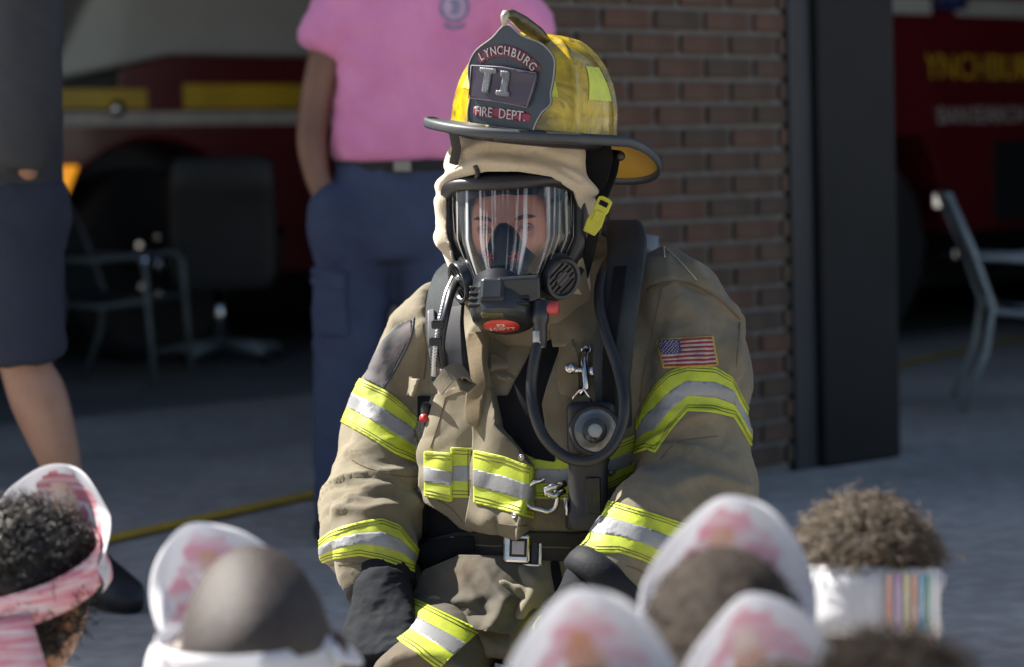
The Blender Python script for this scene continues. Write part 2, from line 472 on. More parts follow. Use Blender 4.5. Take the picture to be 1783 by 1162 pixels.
# ------------------------------------------------------------------ trucks inside
m_red = mat('truck_red', (0.105, 0.007, 0.013), rough=0.28, col2=(0.085, 0.006, 0.010), vscale=2, coat=0.5)
m_white = mat('truck_white', (0.42, 0.44, 0.44), rough=0.3, col2=(0.36, 0.38, 0.38), vscale=2, coat=0.4)
m_yel = mat('truck_yellow_stripe', (0.62, 0.42, 0.03), rough=0.35, vscale=3)
m_rub = mat('tyre_rubber', (0.018, 0.018, 0.019), rough=0.8, bump=0.3)
m_chr = mat('chrome', (0.75, 0.76, 0.78), rough=0.12, metal=1.0, col2=(0.6, 0.6, 0.62))
m_glassd = mat('dark_glass', (0.01, 0.013, 0.015), rough=0.05, spec=0.8)
m_black = mat('black_plastic', (0.015, 0.016, 0.018), rough=0.45, col2=(0.01, 0.01, 0.011), bump=0.1, bscale=300)
m_amber = mat('amber_lens', (0.9, 0.28, 0.01), rough=0.2, col2=(0.8, 0.22, 0.01), coat=0.6, emit=((1.0, .38, .02), 0.25))
def Bf(a, b, z): return B(a, b, z)
def box_b(a0, a1, b0, b1, z0, z1): return MB().box(B((a0 + a1) / 2, (b0 + b1) / 2, (z0 + z1) / 2), (a1 - a0, b1 - b0, z1 - z0), FR)
def wheel(truck, a, b, r=0.5):
    w = MB().lathe([(r * .55, 0.0), (r * .9, -0.01), (r, 0.05), (r, 0.24), (r * .9, 0.29), (r * .5, 0.29)], frame(B(a, b, r), FN), 32).build('wheel', m_rub, truck, True); sharp(w)
    MB().lathe([(0.0001, -0.035), (r * .16, -0.035), (r * .2, 0.02), (r * .42, 0.05), (r * .56, 0.0), (r * .57, 0.02)], frame(B(a, b, r), FN), 24, False).build('rim', m_chr, w, True)
    h = MB().lathe([(0.0001, -0.10), (r * .10, -0.10), (r * .17, -0.06), (r * .17, -0.02)], frame(B(a, b, r), FN), 16, False).build('hub_cap', m_chr, w, True)
    for k in range(8):
        t = 2 * math.pi * k / 8
        p = B(a + math.cos(t) * r * .3, b + 0.015, r + math.sin(t) * r * .3)
        MB().lathe([(0.018, -0.02), (0.018, 0.03)], frame(p, FN), 6).build('lug_nut', m_chr, w)
    return w
# -- left truck: red body, white cab top, yellow and pale stripes, nose to the left
TA, TB_ = 1.80, 5.62
t1 = thing('fire_truck', 'red fire truck with white cab top and yellow side stripe behind the office chair', 'fire truck', B(TA, TB_, 0))
def side_prism(truck, name, prof, m, b0, b1, bev=0.03):
    """profile in (a, z), extruded across the truck"""
    M = Matrix.Translation(B(0, b0, 0)) @ Matrix((FU, Vector((0, 0, 1)), FN)).transposed().to_4x4()
    o = MB().prism(prof, M, b1 - b0).build(name, m, truck); bevel(o, bev, 3); return o
def arch(cx, cz, r, n=14): return [(cx - r * math.cos(math.pi * i / n), cz + r * math.sin(math.pi * i / n)) for i in range(n + 1)]
wx = TA + .82
lower = [(TA + .05, .45), (TA + .02, 1.0), (TA + .12, 1.28), (TA + 8, 1.28), (TA + 8, .45)]
prof = [(TA + 8, 0.42), (TA + 8, 1.27), (TA + 0.25, 1.27), (TA + .06, 1.15), (TA + 0.0, .85), (TA + 0.03, 0.45), (wx - .66, .45)] + arch(wx, .5, .64)[0:] + [(wx + .66, .42)]
body = side_prism(t1, 'body', prof, m_red, TB_, TB_ + 2.35)
# white cab with sloping window line, roof
side_prism(t1, 'cab_top', [(TA + 8, 1.575), (TA + 8, 2.0), (TA + .55, 2.0), (TA + .2, 1.42), (TA + 0.95, 1.575)], m_white, TB_ + .01, TB_ + 2.34)
side_prism(t1, 'cab_band', [(TA + 8, 1.28), (TA + 8, 1.57), (TA + .95, 1.57), (TA + .62, 1.5), (TA + .62, 1.28)], m_red, TB_ - .004, TB_ + 2.33, .008)
side_prism(t1, 'cab_roof', [(TA + 8, 2.75), (TA + 8, 2.95), (TA + .9, 2.95), (TA + .7, 2.75)], m_white, TB_ + .02, TB_ + 2.33)
side_prism(t1, 'side_window', [(TA + 3.2, 2.005), (TA + 3.2, 2.745), (TA + .72, 2.745), (TA + .5, 2.005)], m_glassd, TB_ + .04, TB_ + 2.3, .01)
side_prism(t1, 'equipment_body', [(TA + 8, 2.005), (TA + 8, 2.745), (TA + 3.21, 2.745), (TA + 3.21, 2.005)], m_red, TB_ + .01, TB_ + 2.33, .02)
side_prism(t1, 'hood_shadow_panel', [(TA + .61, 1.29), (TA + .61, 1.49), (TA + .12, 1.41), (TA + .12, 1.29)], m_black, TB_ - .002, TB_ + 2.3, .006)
def stripe(truck, a0, a1, z0, z1, b, m, name='stripe', t=0.006):
    return MB().box(B((a0 + a1) / 2, b, (z0 + z1) / 2), (a1 - a0, t, z1 - z0), FR).build(name, m, truck)
stripe(t1, TA + .08, TA + .78, 1.30, 1.40, TB_ - .008, m_yel); stripe(t1, TA + 1.0, TA + 2.02, 1.30, 1.425, TB_ - .006, m_yel); stripe(t1, TA + 2.1, TA + 2.9, 1.30, 1.425, TB_ - .008, m_yel)
stripe(t1, TA + 3.2, TA + 7, 1.30, 1.425, TB_ - .008, m_yel)
m_pale = mat('pale_stripe', (0.5, 0.47, 0.45), rough=0.4)
stripe(t1, TA + .04, TA + 2.95, 1.215, 1.285, TB_ - .008, m_pale, 'stripe'); stripe(t1, TA + 3.1, TA + 7, 1.215, 1.285, TB_ - .008, m_pale, 'stripe')
wheel(t1, wx, TB_ + .02, .5); wheel(t1, TA + 5.4, TB_ + .02, .5)
side_prism(t1, 'wheel_well', arch(wx, .5, .655) , m_black, TB_ + .33, TB_ + 2.0, .001)
side_prism(t1, 'bumper', [(TA + .6, .42), (TA + .6, .62), (TA - .22, .62), (TA - .22, .42)], m_black, TB_ + .05, TB_ + 2.3, .03)
# headlight cluster at the corner
hl = MB().lathe([(0.0001, -0.035), (0.07, -0.03), (0.085, 0.0), (0.09, 0.05)], frame(B(TA + .06, TB_ - .005, .96), FN), 20, False).build('headlight', m_chr, t1, True)
MB().lathe([(0.0001, -0.03), (0.055, -0.028), (0.07, 0.0), (0.075, 0.05)], frame(B(TA + .05, TB_ - .005, .80), FN), 20, False).build('headlight', m_chr, t1, True)
M = Matrix.Translation(B(0, TB_ - .03, 0)) @ Matrix((FU, Vector((0, 0, 1)), FN)).transposed().to_4x4()
ind = MB().prism([(TA + .12, .74), (TA + .22, .74), (TA + .36, 1.02), (TA + .2, 1.02)], M, .05).build('turn_signal', m_amber, t1); bevel(ind, .012)
# mirror, grab rail, door handles
mm = MB().box(B(TA + 2.2, TB_ - .18, 1.78), (.34, .09, .5), FR).build('mirror', m_black, t1); bevel(mm, .04, 3)
MB().tube([B(TA + 2.1, TB_ - .18, 1.6), B(TA + 2.0, TB_ - .15, 1.45), B(TA + 1.86, TB_ - .03, 1.3), B(TA + 1.84, TB_ + .02, 1.29)], .035, 8).build('mirror_arm', m_black, t1, True)
MB().tube([B(TA + 2.05, TB_ - .02, 2.1), B(TA + 2.05, TB_ - .06, 2.0), B(TA + 2.05, TB_ - .06, 1.05), B(TA + 2.05, TB_ - .02, .95)], .022, 8).build('grab_rail', mat('rail_grey', (.25, .26, .27), rough=.4, metal=.6), t1, True)
MB().tube([B(TA + 2.98, TB_ - .02, 2.2), B(TA + 2.98, TB_ - .07, 2.1), B(TA + 2.98, TB_ - .07, 1.0), B(TA + 2.98, TB_ - .02, .9)], .035, 8).build('grab_rail', m_black, t1, True)
for a in (TA + .6, TA + 3.05):
    h = MB().lathe([(0.0001, -.03), (.035, -.02), (.05, .02)], frame(B(a, TB_ - .02, 1.30), FN), 14, False).build('latch', m_chr, t1, True)
lm = MB().lathe([(0.0001, -.05), (.05, -.05), (.075, 0), (.075, .12), (.04, .14)], frame(B(TA + 2.7, TB_ - .1, 1.93), (0, 0, 1)), 16).build('spot_lamp', m_chr, t1, True)
st = MB().box(B(TA + 2.9, TB_ - .12, .52), (.7, .3, .05), FR).build('step', m_chr, t1); bevel(st, .01)
MB().lathe([(.05, 0), (.05, .25), (.03, .27)], frame(B(TA + 2.75, TB_ - .02, .62), (0, 0, 1)), 12).build('step_light', m_chr, t1, True)
m_lamp_o = mat('small_amber_marker', (.7, .3, .02), rough=.3)
MB().box(B(TA + 2.1, TB_ - .01, .93), (.06, .02, .05), FR).build('marker_lamp', m_lamp_o, t1)

# -- right truck: lettered side
RA, RB = 4.05, 3.0
t2 = thing('fire_truck', 'red rescue truck with yellow and white lettering in the bay right of the column', 'fire truck', B(RA, RB, 0))
rw = RA + 1.05
prof = [(RA + 6.5, .55), (RA + 6.5, 1.86), (RA, 1.86), (RA, .6), (rw - .62, .6)] + arch(rw, .62, .6) + [(rw + .62, .55)]
side_prism(t2, 'body', prof, m_red, RB, RB + 2.35)
stripe(t2, RA + .02, RA + 1.55, 1.665, 1.75, RB - .008, m_white); stripe(t2, RA + 1.75, RA + 2.45, 1.665, 1.75, RB - .008, m_white); stripe(t2, RA + 2.6, RA + 6.4, 1.665, 1.75, RB - .008, m_white)
side_prism(t2, 'upper_body', [(RA + 6.5, 1.87), (RA + 6.5, 2.9), (RA + .3, 2.9), (RA + .02, 1.87)], m_red, RB + .01, RB + 2.34)
side_prism(t2, 'wheel_well', arch(rw, .62, .61), m_black, RB + .33, RB + 2.0, .001)
wheel(t2, rw, RB + .03, .5); wheel(t2, RA + 5.2, RB + .03, .5)
side_prism(t2, 'underside', [(RA + 6.4, .25), (RA + 6.4, .6), (RA + .2, .6), (RA + .2, .25)], m_black, RB + .4, RB + 2.0, .02)
pan = stripe(t2, RA + 2.05, RA + 6.2, .60, 1.02, RB - .012, m_black, 'locker_panel', .02)
def wall_text(s, size, a, z, b, m, name, truck, spacing=1.0, left=True, bold=0.0):
    V, F = text_geo(s, size, .004, spacing)
    V = [Vector((v.x * (1 + bold), v.y, v.z)) for v in V]
    x0 = min(v.x for v in V)
    M = Matrix.Translation(B(a, b, z)) @ Matrix((FU, Vector((0, 0, 1)), -FN)).transposed().to_4x4()
    V = [M @ (v - Vector((x0, 0, 0))) for v in V]
    return MB().add(V, F).build(name, m, truck)
def off_frame(px): pass
wall_text('LYNCHBURG', .185, RA + 1.42, 1.395, RB - .006, m_yel, 'lettering', t2, 1.0)
for k, wd in enumerate(('URBAN', 'SEARCH', '&', 'RESCUE')):
    wall_text(wd, .125, RA + 1.44 + (0, .43, .95, 1.07)[k], 1.15, RB - .006, m_pale, 'lettering', t2, 1.0)
side_prism(t2, 'cab_corner', [(RA + 1.50, 1.05), (RA + 1.36, 1.62), (RA - .2, 1.62), (RA - .2, 1.05)], m_red, RB - .10, RB - .012, .02)
for a, z in ((RA + 1.6, .72),):
    q = MB().box(B(a, RB - .03, z), (.16, .05, .1), FR).build('side_light', m_chr, t2); bevel(q, .02)
side_prism(t2, 'step_plate', [(RA + 2.4, .42), (RA + 2.4, .47), (RA + 1.6, .47), (RA + 1.6, .42)], m_chr, RB - .1, RB + .3, .01)
for a in (RA + 1.65, RA + 2.5):
    MB().lathe([(0.0001, -.08), (.09, -.07), (.1, .06), (.06, .08)], frame(B(a, RB - .05, 1.76), (0, 0, 1)), 16).build('warning_lamp', mat('blue_lens', (.02, .03, .12), rough=.2, coat=.5), t2, True)

# ------------------------------------------------------------------ chairs
m_alu = mat('chair_frame_grey', (0.15, 0.175, 0.18), rough=0.45, metal=0.2)
m_alu2 = mat('chair_frame_pale', (0.27, 0.31, 0.325), rough=0.4, metal=0.2)
m_sling = mat('sling_mesh', (0.02, 0.024, 0.028), rough=0.8, bump=0.4, bscale=400)
def patio_chair(label, P, yaw, m, scale=1.0, grp='metal patio chairs'):
    """frame of tube: two sides, each with back upright, armrest and legs; sling seat and back"""
    c = thing('patio_chair', label, 'chair', P, grp)
    R = Matrix.Rotation(yaw, 4, 'Z'); M = Matrix.Translation(P) @ R @ Matrix.Scale(scale, 4)
    q = lambda x, y, z: M @ Vector((x, y, z))
    for s in (-1, 1):
        x = .27 * s
        MB().tube([q(x, .36, .90), q(x, .27, .68), q(x, .19, .44), q(x, .22, .25), q(x, .32, .01)], .0135, 10).build('back_leg', m, c, True)
        MB().tube([q(x, -.27, .01), q(x, -.25, .3), q(x, -.24, .60), q(x, -.20, .645), q(x, .05, .63), q(x, .25, .645)], .0135, 10).build('armrest', m, c, True)
        MB().tube([q(x, -.25, .43), q(x, .0, .40), q(x, .2, .42)], .013, 8).build('seat_rail', m, c, True)
    MB().tube([q(-.27, .36, .9), q(.27, .36, .9)], .015, 8).build('top_rail', m, c, True)
    V = []; F = []
    prof = [(.355, .89), (.27, .68), (.19, .46), (.0, .40), (-.25, .435)]
    back = MB().add([q(x, y - .005, z) for (y, z) in prof[:3] for x in (-.25, .25)] + [q(x, y + .005, z) for (y, z) in prof[:3] for x in (-.25, .25)],
                    [(0, 1, 3, 2), (2, 3, 5, 4), (6, 8, 9, 7), (8, 10, 11, 9), (0, 2, 8, 6), (2, 4, 10, 8), (1, 7, 9, 3), (3, 9, 11, 5)]).build('back_sling', m_sling, c)
    seat = MB().add([q(x, y, z) for (y, z) in prof[2:] for x in (-.25, .25)] + [q(x, y, z - .01) for (y, z) in prof[2:] for x in (-.25, .25)],
                    [(0, 1, 3, 2), (2, 3, 5, 4), (6, 8, 9, 7), (8, 10, 11, 9), (4, 5, 11, 10)]).build('seat_sling', m_sling, c)
    return c
p = gp(215, 668); patio_chair('grey metal patio chair beside the truck headlight, left of the office chair', p, rad(78), m_alu, 0.92)
p = gp(1800, 706); patio_chair('pale metal patio chair right of the dark column', p, rad(84), m_alu2, 0.88)
# office chair seen from behind
oc_p = gp(385, 634)
oc = thing('office_chair', 'black high-backed office chair in front of the truck wheel', 'chair', oc_p)
M = Matrix.Translation(oc_p) @ Matrix.Rotation(rad(14), 4, 'Z') @ Matrix.Scale(1.08, 4)
q = lambda x, y, z: M @ Vector((x, y, z))
secs = []
for (z, w, y, d) in ((.36, .22, -.02, .03), (.42, .25, -.03, .05), (.6, .255, -.035, .05), (.8, .25, 0.0, .05), (.93, .235, .03, .04), (.965, .2, .035, .02)):
    secs.append((q(0, -.22 + y * -1, z), M.to_3x3() @ Vector((w, 0, 0)), M.to_3x3() @ Vector((0, d, 0))))
V, F = rings(secs, 28, power=5); o = mesh_obj('backrest', V, F, m_black, oc); sharp(o, 50)
secs = [(q(0, .02, z), M.to_3x3() @ Vector((w, 0, 0)), M.to_3x3() @ Vector((0, w, 0))) for (z, w) in ((.38, .2), (.40, .25), (.45, .26), (.475, .22))]
V, F = rings(secs, 28, power=4); mesh_obj('seat', V, F, m_black, oc)
MB().tube([q(0, 0, .08), q(0, 0, .38)], .028, 12).build('gas_column', m_chr, oc, True)
for s in (-1, 1):
    MB().tube([q(s * .2, .1, .4), q(s * .29, .1, .42), q(s * .3, .05, .6), q(s * .3, -.08, .62), q(s * .3, .2, .62)], .02, 8).build('armrest', m_black, oc, True)
for k in range(5):
    t = 2 * math.pi * k / 5 + .3
    MB().tube([q(0, 0, .1), q(.3 * math.cos(t), .3 * math.sin(t), .065)], [.028, .018], 8).build('foot_spoke', m_alu2, oc, True)
    w = MB().lathe([(.028, -.02), (.03, 0), (.028, .02)], frame(q(.3 * math.cos(t), .3 * math.sin(t), .031), (math.sin(t), -math.cos(t), 0)), 12).build('caster', m_black, oc, True)
# ================================================================== the firefighter
FD = 3.9
person = thing('person', 'kneeling firefighter in tan turnout coat, yellow helmet and breathing mask facing the children', 'person', (0.02, 4.0, 0))
m_coat = mat('turnout_cloth', (0.190, 0.163, 0.107), rough=0.9, col2=(0.115, 0.099, 0.066), vscale=7, vlo=0.32, vhi=0.62, bump=0.5, bscale=42, detail=9, sheen=0.1)
def grime(m, col, scale=3.2, lo=0.5, hi=0.72, amt=0.55):
    n = m.node_tree.nodes; l = m.node_tree.links; b = n['Principled BSDF']
    tc = n.new('ShaderNodeTexCoord'); nz = n.new('ShaderNodeTexNoise'); nz.inputs['Scale'].default_value = scale; nz.inputs['Detail'].default_value = 7
    nz.inputs['Roughness'].default_value = 0.7; nz.inputs['Distortion'].default_value = 0.6
    l.new(tc.outputs['Object'], nz.inputs['Vector'])
    mr = n.new('ShaderNodeMapRange'); mr.inputs['From Min'].default_value = lo; mr.inputs['From Max'].default_value = hi; mr.inputs['To Max'].default_value = amt
    l.new(nz.outputs['Fac'], mr.inputs['Value'])
    mx = n.new('ShaderNodeMix'); mx.data_type = 'RGBA'; mx.blend_type = 'MIX'
    l.new(mr.outputs[0], mx.inputs['Factor']); l.new(b.inputs['Base Color'].links[0].from_socket, mx.inputs['A']); mx.inputs['B'].default_value = (*col, 1)
    l.new(mx.outputs['Result'], b.inputs['Base Color']); return m
grime(m_coat, (0.19, 0.105, 0.045), 5.0, 0.52, 0.75, 0.45)
grime(m_coat, (0.10, 0.085, 0.07), 11.0, 0.5, 0.72, 0.6)
weave(m_coat, 2600, 0.3)
m_lime = mat('lime_trim', (0.44, 0.53, 0.025), rough=0.6, col2=(0.36, 0.41, 0.04), vscale=16, bump=0.15, bscale=300)
grime(m_lime, (0.22, 0.21, 0.06), 22, 0.5, 0.75, 0.6)
m_silver = mat('silver_trim', (0.27, 0.275, 0.28), rough=0.5, col2=(0.21, 0.215, 0.22), vscale=14, bump=0.2, bscale=260, metal=0.15)
grime(m_silver, (0.14, 0.13, 0.12), 26, 0.58, 0.78, 0.6)
m_thread = mat('thread_brown', (0.10, 0.065, 0.03), rough=0.9)
m_blackcloth = mat('black_cloth', (0.009, 0.010, 0.012), rough=0.95, spec=.15, col2=(0.007, 0.007, 0.009), vscale=20, bump=0.3, bscale=300)
m_navy = mat('harness_nylon', (0.021, 0.03, 0.036), rough=0.7, col2=(0.013, 0.018, 0.022), vscale=10, bump=0.3, bscale=200)
weave(m_navy, 2200, 0.5)
m_web = mat('belt_webbing', (0.03, 0.028, 0.026), rough=0.75, col2=(0.02, 0.019, 0.018), vscale=12)
weave(m_web, 3000, 0.6)
m_cuff = mat('cuff_leather', (0.009, 0.011, 0.015), rough=0.7, spec=.25, bump=0.3, bscale=150)
m_mark = mat('placket_brown', (0.185, 0.145, 0.088), rough=0.9, col2=(0.15, 0.112, 0.065), vscale=12, bump=0.3, bscale=150)
weave(m_mark, 2600, 0.3)

# --- coat volume: torso + two sleeves, joined to one cloth surface
YAW = rad(18)
TF = Vector((-math.sin(YAW), -math.cos(YAW), 0)); TL = Vector((math.cos(YAW), -math.sin(YAW), 0))
torso_secs = [(975,418,4.04,.07,.055), (980,436,4.04,.12,.07), (985,458,4.04,.17,.085), (988,490,4.03,.212,.10), (988,540,4.02,.238,.122), (982,600,4.0,.245,.145), (965,690,3.99,.228,.165),
              (948,790,3.99,.215,.17), (932,870,3.985,.200,.165), (914,920,3.98,.172,.15), (905,952,3.98,.162,.142), (893,985,3.97,.180,.160), (872,1045,3.94,.19,.185), (862,1100,3.92,.195,.195)]
def secs_from(S, u, v, k=4):
    out = []
    for (px, py, d, a, b) in catmull(S, k):
        out.append((W(px, py, d), u * a, v * b))
    return out
coatV = []; coatF = []
def addm(V, F):
    k = len(coatV); coatV.extend(V); coatF.extend([tuple(i + k for i in f) for f in F])
addm(*rings(secs_from(torso_secs, TL, TF), 56, power=2.35))
arm1 = [(790,572,4.02,.082), (748,604,4.04,.080), (714,660,4.05,.078), (692,710,4.04,.078), (676,770,4.02,.076), (664,830,3.99,.080), (656,885,3.95,.082), (645,930,3.90,.078), (650,970,3.86,.066), (660,1010,3.83,.053), (664,1026,3.82,.051)]
arm2 = [(1130,505,3.99,.075), (1180,545,3.93,.086), (1207,640,3.87,.088), (1209,720,3.85,.090), (1213,790,3.83,.089), (1214,850,3.79,.093), (1185,892,3.74,.089), (1138,922,3.70,.080), (1092,965,3.66,.070), (1058,1004,3.62,.060), (1040,1024,3.61,.058)]
def arm_tube(A, n=40):
    P = catmull(A, 5); pts = [W(*q[:3]) for q in P]; return pts, [q[3] for q in P]
a1p, a1r = arm_tube(arm1); a2p, a2r = arm_tube(arm2)
addm(*tube(a1p, a1r, 36)); addm(*tube(a2p, a2r, 36))
CV, CT, CN = remesh(coatV, coatF, 0.0055, 12)
# region of each vertex
def dist_line(V, pts, rs):
    best = np.full(len(V), 1e9)
    for i in range(len(pts)):
        best = np.minimum(best, np.linalg.norm(V - np.array(pts[i]), axis=1) / rs[i])
    return best
dA1 = dist_line(CV, a1p[5:], a1r[5:]); dA2 = dist_line(CV, a2p[5:], a2r[5:])
REG = np.zeros(len(CV), int); REG[dA1 < 1.12] = 1; REG[dA2 < 1.12] = 2
# cloth folds: broad soft noise, cross-arm wrinkles and hand-placed folds (polyline in photo pixels, width px, height m)
view = CV - np.array(CAMP); view /= np.linalg.norm(view, axis=1)[:, None]
pxy = PX(CV)
def ridged(P): return 1 - 2 * np.abs(perlin(P))
def crease(P, sharpn=2.5): return np.clip(1 - np.abs(perlin(P)) * sharpn, 0, 1) ** 1.6
disp = 0.010 * perlin(CV * 6.5) + 0.005 * perlin(CV * 14 + 5)
disp += 0.0075 * crease(np.stack([CV[:, 0] * 8, CV[:, 1] * 8, CV[:, 2] * 8 + 3 * perlin(CV * 5)], 1) + 11) - 0.005 * crease(CV * np.array([13, 13, 11]) + 31)
armm = (REG > 0)
def along(V, pts):
    L = np.array(pts); seg = np.r_[0, np.cumsum(np.linalg.norm(np.diff(L, axis=0), axis=1))]
    D = np.stack([np.linalg.norm(V - p, axis=1) for p in L]); return seg[D.argmin(0)]
for k, pts, bend in ((1, a1p, 0.42), (2, a2p, 0.40)):
    msk = REG == k; s = along(CV[msk], pts)
    prm = CV[msk] * 6 + np.array([0, 0, 0])
    w = ridged(np.stack([s * 17 + 0.8 * perlin(CV[msk] * 9), CV[msk][:, 0] * 4 + k * 7, CV[msk][:, 2] * 3], 1))
    amp = 0.0035 + 0.0105 * np.exp(-((s - bend) / 0.12) ** 2)
    disp[msk] += amp * (w - 0.2)
tm = REG == 0
w = ridged(np.stack([CV[:, 0] * 9 + 3 * perlin(CV * 3), CV[:, 1] * 6, CV[:, 2] * 5], 1))
low = np.clip((960 - pxy[:, 1]) / -60, 0, 1)
disp += np.where(tm, (0.004 + 0.009 * low) * w, 0)
folds = [([(700,1085),(760,1060),(840,1075),(880,1030)], 12, .012), ([(840,990),(860,1030),(900,1040)], 10, .014), ([(760,1000),(800,1015),(850,1060)], 13, -.012),
         ([(910,1000),(930,1030),(905,1080)], 12, .010), ([(880,985),(890,1010)], 8, -.008),
         ([(615,790),(660,830),(720,820)], 9, .008), ([(600,850),(650,870),(730,850)], 9, -.008), ([(590,890),(640,895),(720,880)], 8, .008), ([(640,700),(700,830)], 14, .004),
         ([(1130,790),(1200,730),(1240,722)], 9, .010), ([(1140,820),(1210,770),(1270,790)], 11, -.008), ([(1160,860),(1230,830),(1290,850)], 11, .009),
         ([(1205,470),(1225,500),(1290,560)], 8, .005), ([(1130,500),(1180,492),(1240,515),(1290,555)], 3.5, -.004),
         ([(1150,560),(1130,640),(1120,700)], 14, -.008), ([(1290,560),(1275,640)], 10, .007), ([(770,560),(745,620),(750,700)], 14, -.010), ([(690,560),(660,640)], 8, .004),
         ([(1000,520),(1010,600),(980,700)], 12, .008)]
front = (CN * view).sum(1) < -0.05
for (ln, wd, am) in folds:
    d = d_line(pxy, ln); disp += np.where(front, am * np.exp(-(d / wd) ** 2), 0)
CV = CV + CN * disp[:, None]
CV = lap(CV, CT, 0.2); CN = normals(CV, CT); pxy = PX(CV)
coat = mesh_obj('coat', CV, CT, m_coat, person); coat['label'] = 'tan canvas turnout coat with lime and silver bands'
CB = bvh_of(CV, CT)
CA = np.hstack([CV, CN])

def band(name, reg, top, bot, m, off, base=None, parent=coat, back=0.0015):
    A, T = base if base is not None else region(reg)
    P = PX(A[:, :3]); A, T = clip(A, T, P[:, 1] - top(P[:, 0]))
    P = PX(A[:, :3]); A, T = clip(A, T, bot(P[:, 0]) - P[:, 1])
    if len(T) == 0: return None
    V, F = shell(A, T, off, back); return mesh_obj(name, V, F, m, parent)
def region(reg):
    T = CT[(REG[CT] == reg).sum(1) >= 2]; used = np.unique(T); mp = -np.ones(len(CA), int); mp[used] = np.arange(len(used))
    return CA[used], mp[T]
def trim(reg, top, bot, base=None, off=0.0024, parent=coat, stitch=True, f1=.34, f2=.66):
    t, b = curve_y(top), curve_y(bot)
    mixf = lambda f: (lambda x: t(x) * (1 - f) + b(x) * f)
    band('reflective_trim', reg, t, b, m_lime, off, base, parent)
    band('silver_stripe', reg, mixf(f1), mixf(f2), m_silver, off + 0.0007, base, parent)
    if stitch:
        for f, s in ((0.0, 1), (1.0, -1), (0.0, 2.0), (1.0, -2.0)):
            o = 4.6 * s if abs(s) == 1 else 4.8 * s
            cc = mixf(f)
            band('stitching', reg, (lambda x, o=o, cc=cc: cc(x) + o - .55), (lambda x, o=o, cc=cc: cc(x) + o + .55), m_thread, off + .0006, base, parent)
R1, R2, R0 = region(1), region(2), region(0)
trim(1, [(540,620),(600,645),(636,664),(670,679),(702,704),(735,735),(770,768)], [(540,705),(600,738),(639,760),(689,791),(742,813),(780,830)], R1)
trim(1, [(540,955),(560,938),(575,927),(599,917),(633,908),(664,903),(695,915),(717,943),(740,972)], [(540,990),(571,976),(627,968),(664,976),(714,994),(740,1004)], R1)
trim(2, [(1080,770),(1113,724),(1119,705),(1141,671),(1166,647),(1197,637),(1246,640),(1274,656),(1299,705),(1330,750)], [(1080,800),(1126,783),(1141,789),(1166,752),(1197,716),(1240,718),(1278,727),(1292,750),(1305,774),(1340,810)], R2)
trim(2, [(1000,852),(1060,872),(1107,886),(1141,895),(1250,930),(1340,960)], [(1000,948),(1039,964),(1079,963),(1116,975),(1250,1035),(1340,1075)], R2)
trim(0, [(600,840),(740,790),(935,790),(980,790),(1040,782),(1075,770),(1120,751),(1240,705)], [(600,900),(740,868),(935,868),(986,870),(1058,851),(1130,816),(1240,775)], R0)

# cuffs and gloves' gauntlets at the sleeve ends
def cuff(pts, rs, label):
    d = (pts[-1] - pts[-3]).normalized(); e = pts[-1]; r = rs[-1]
    path = [e - d * .035, e - d * .028, e - d * .012, e + d * .004, e + d * .010]; rr = [r * .98, r * 1.13, r * 1.15, r * 1.12, r * .95]
    V, F = tube(path, rr, 32); V = np.array([tuple(v) for v in V]); V += 0.003 * perlin(V * 30)[:, None]
    o = mesh_obj('cuff', V, F, m_cuff, coat); return d, e
d1, e1 = cuff(a1p, a1r, ''); d2, e2 = cuff(a2p, a2r, '')

# seam cords on the coat (raised double seams)
def cord(pl, r, m, name='seam', parent=coat, bvh=None, off=0.001, n=6, dref=3.9, k=5):
    pts = []
    for q in catmull(pl, k):
        rr = (W(q[0], q[1], dref) - CAMP).normalized(); h, nr, _, _ = (bvh or CB).ray_cast(CAMP, rr)
        if h is None: h, nr, _, _ = (bvh or CB).find_nearest(W(q[0], q[1], dref))
        if nr.dot(rr) > 0: nr = -nr
        pts.append(h + nr * off)
    V, F = tube(pts, r, n); return mesh_obj(name, V, F, m, parent)
m_seam = mat('seam_thread', (0.16, 0.10, 0.05), rough=0.9)
cord([(1128,506),(1160,494),(1200,494),(1250,520),(1288,556)], .0016, m_seam)
cord([(1150,425),(1190,462),(1213,488)], .0012, mat('pale_seam', (.5, .45, .33), rough=.8))
cord([(722,553),(715,590),(690,640),(668,676)], .0018, mat('blue_seam', (.06, .07, .10), rough=.8))
# grey shoulder reinforcement on the right sleeve
m_greypatch = mat('grey_patch', (0.085, 0.085, 0.09), rough=0.8, col2=(0.06, 0.058, 0.06), vscale=14, bump=.4, bscale=80)
grime(m_greypatch, (0.16, 0.06, 0.06), 9, 0.55, 0.68, 0.35)
decal('shoulder_patch', [(690,568),(716,556),(718,585),(700,615),(682,650),(668,677),(634,660),(650,625),(670,590)], CB, m_greypatch, coat, .0025)

m_shade_dirt = mat('shaded_dirty_turnout_cloth', (0.105, 0.091, 0.066), rough=0.92, col2=(0.06, 0.054, 0.043), vscale=9, vlo=.3, vhi=.65, bump=0.3, bscale=90, detail=9)  # darker coat cloth: shade over the lap put into the colour, plus dirt
grime(m_shade_dirt, (0.14, 0.08, 0.04), 6.0, 0.5, 0.7, 0.5); weave(m_shade_dirt, 2600, 0.3)
decal('side_gap_shade', [(728,690),(772,690),(762,722),(748,790),(748,880),(762,892),(750,935),(735,935),(738,800)], CB, m_blackcloth, coat, .006, soft=6)  # black sheet put in for the dark shade between sleeve and flap
decal('hip_strap', [(740,876),(775,888),(800,916),(818,925),(806,968),(775,988),(735,998),(722,965),(742,920)], CB, m_blackcloth, coat, .005, soft=6)
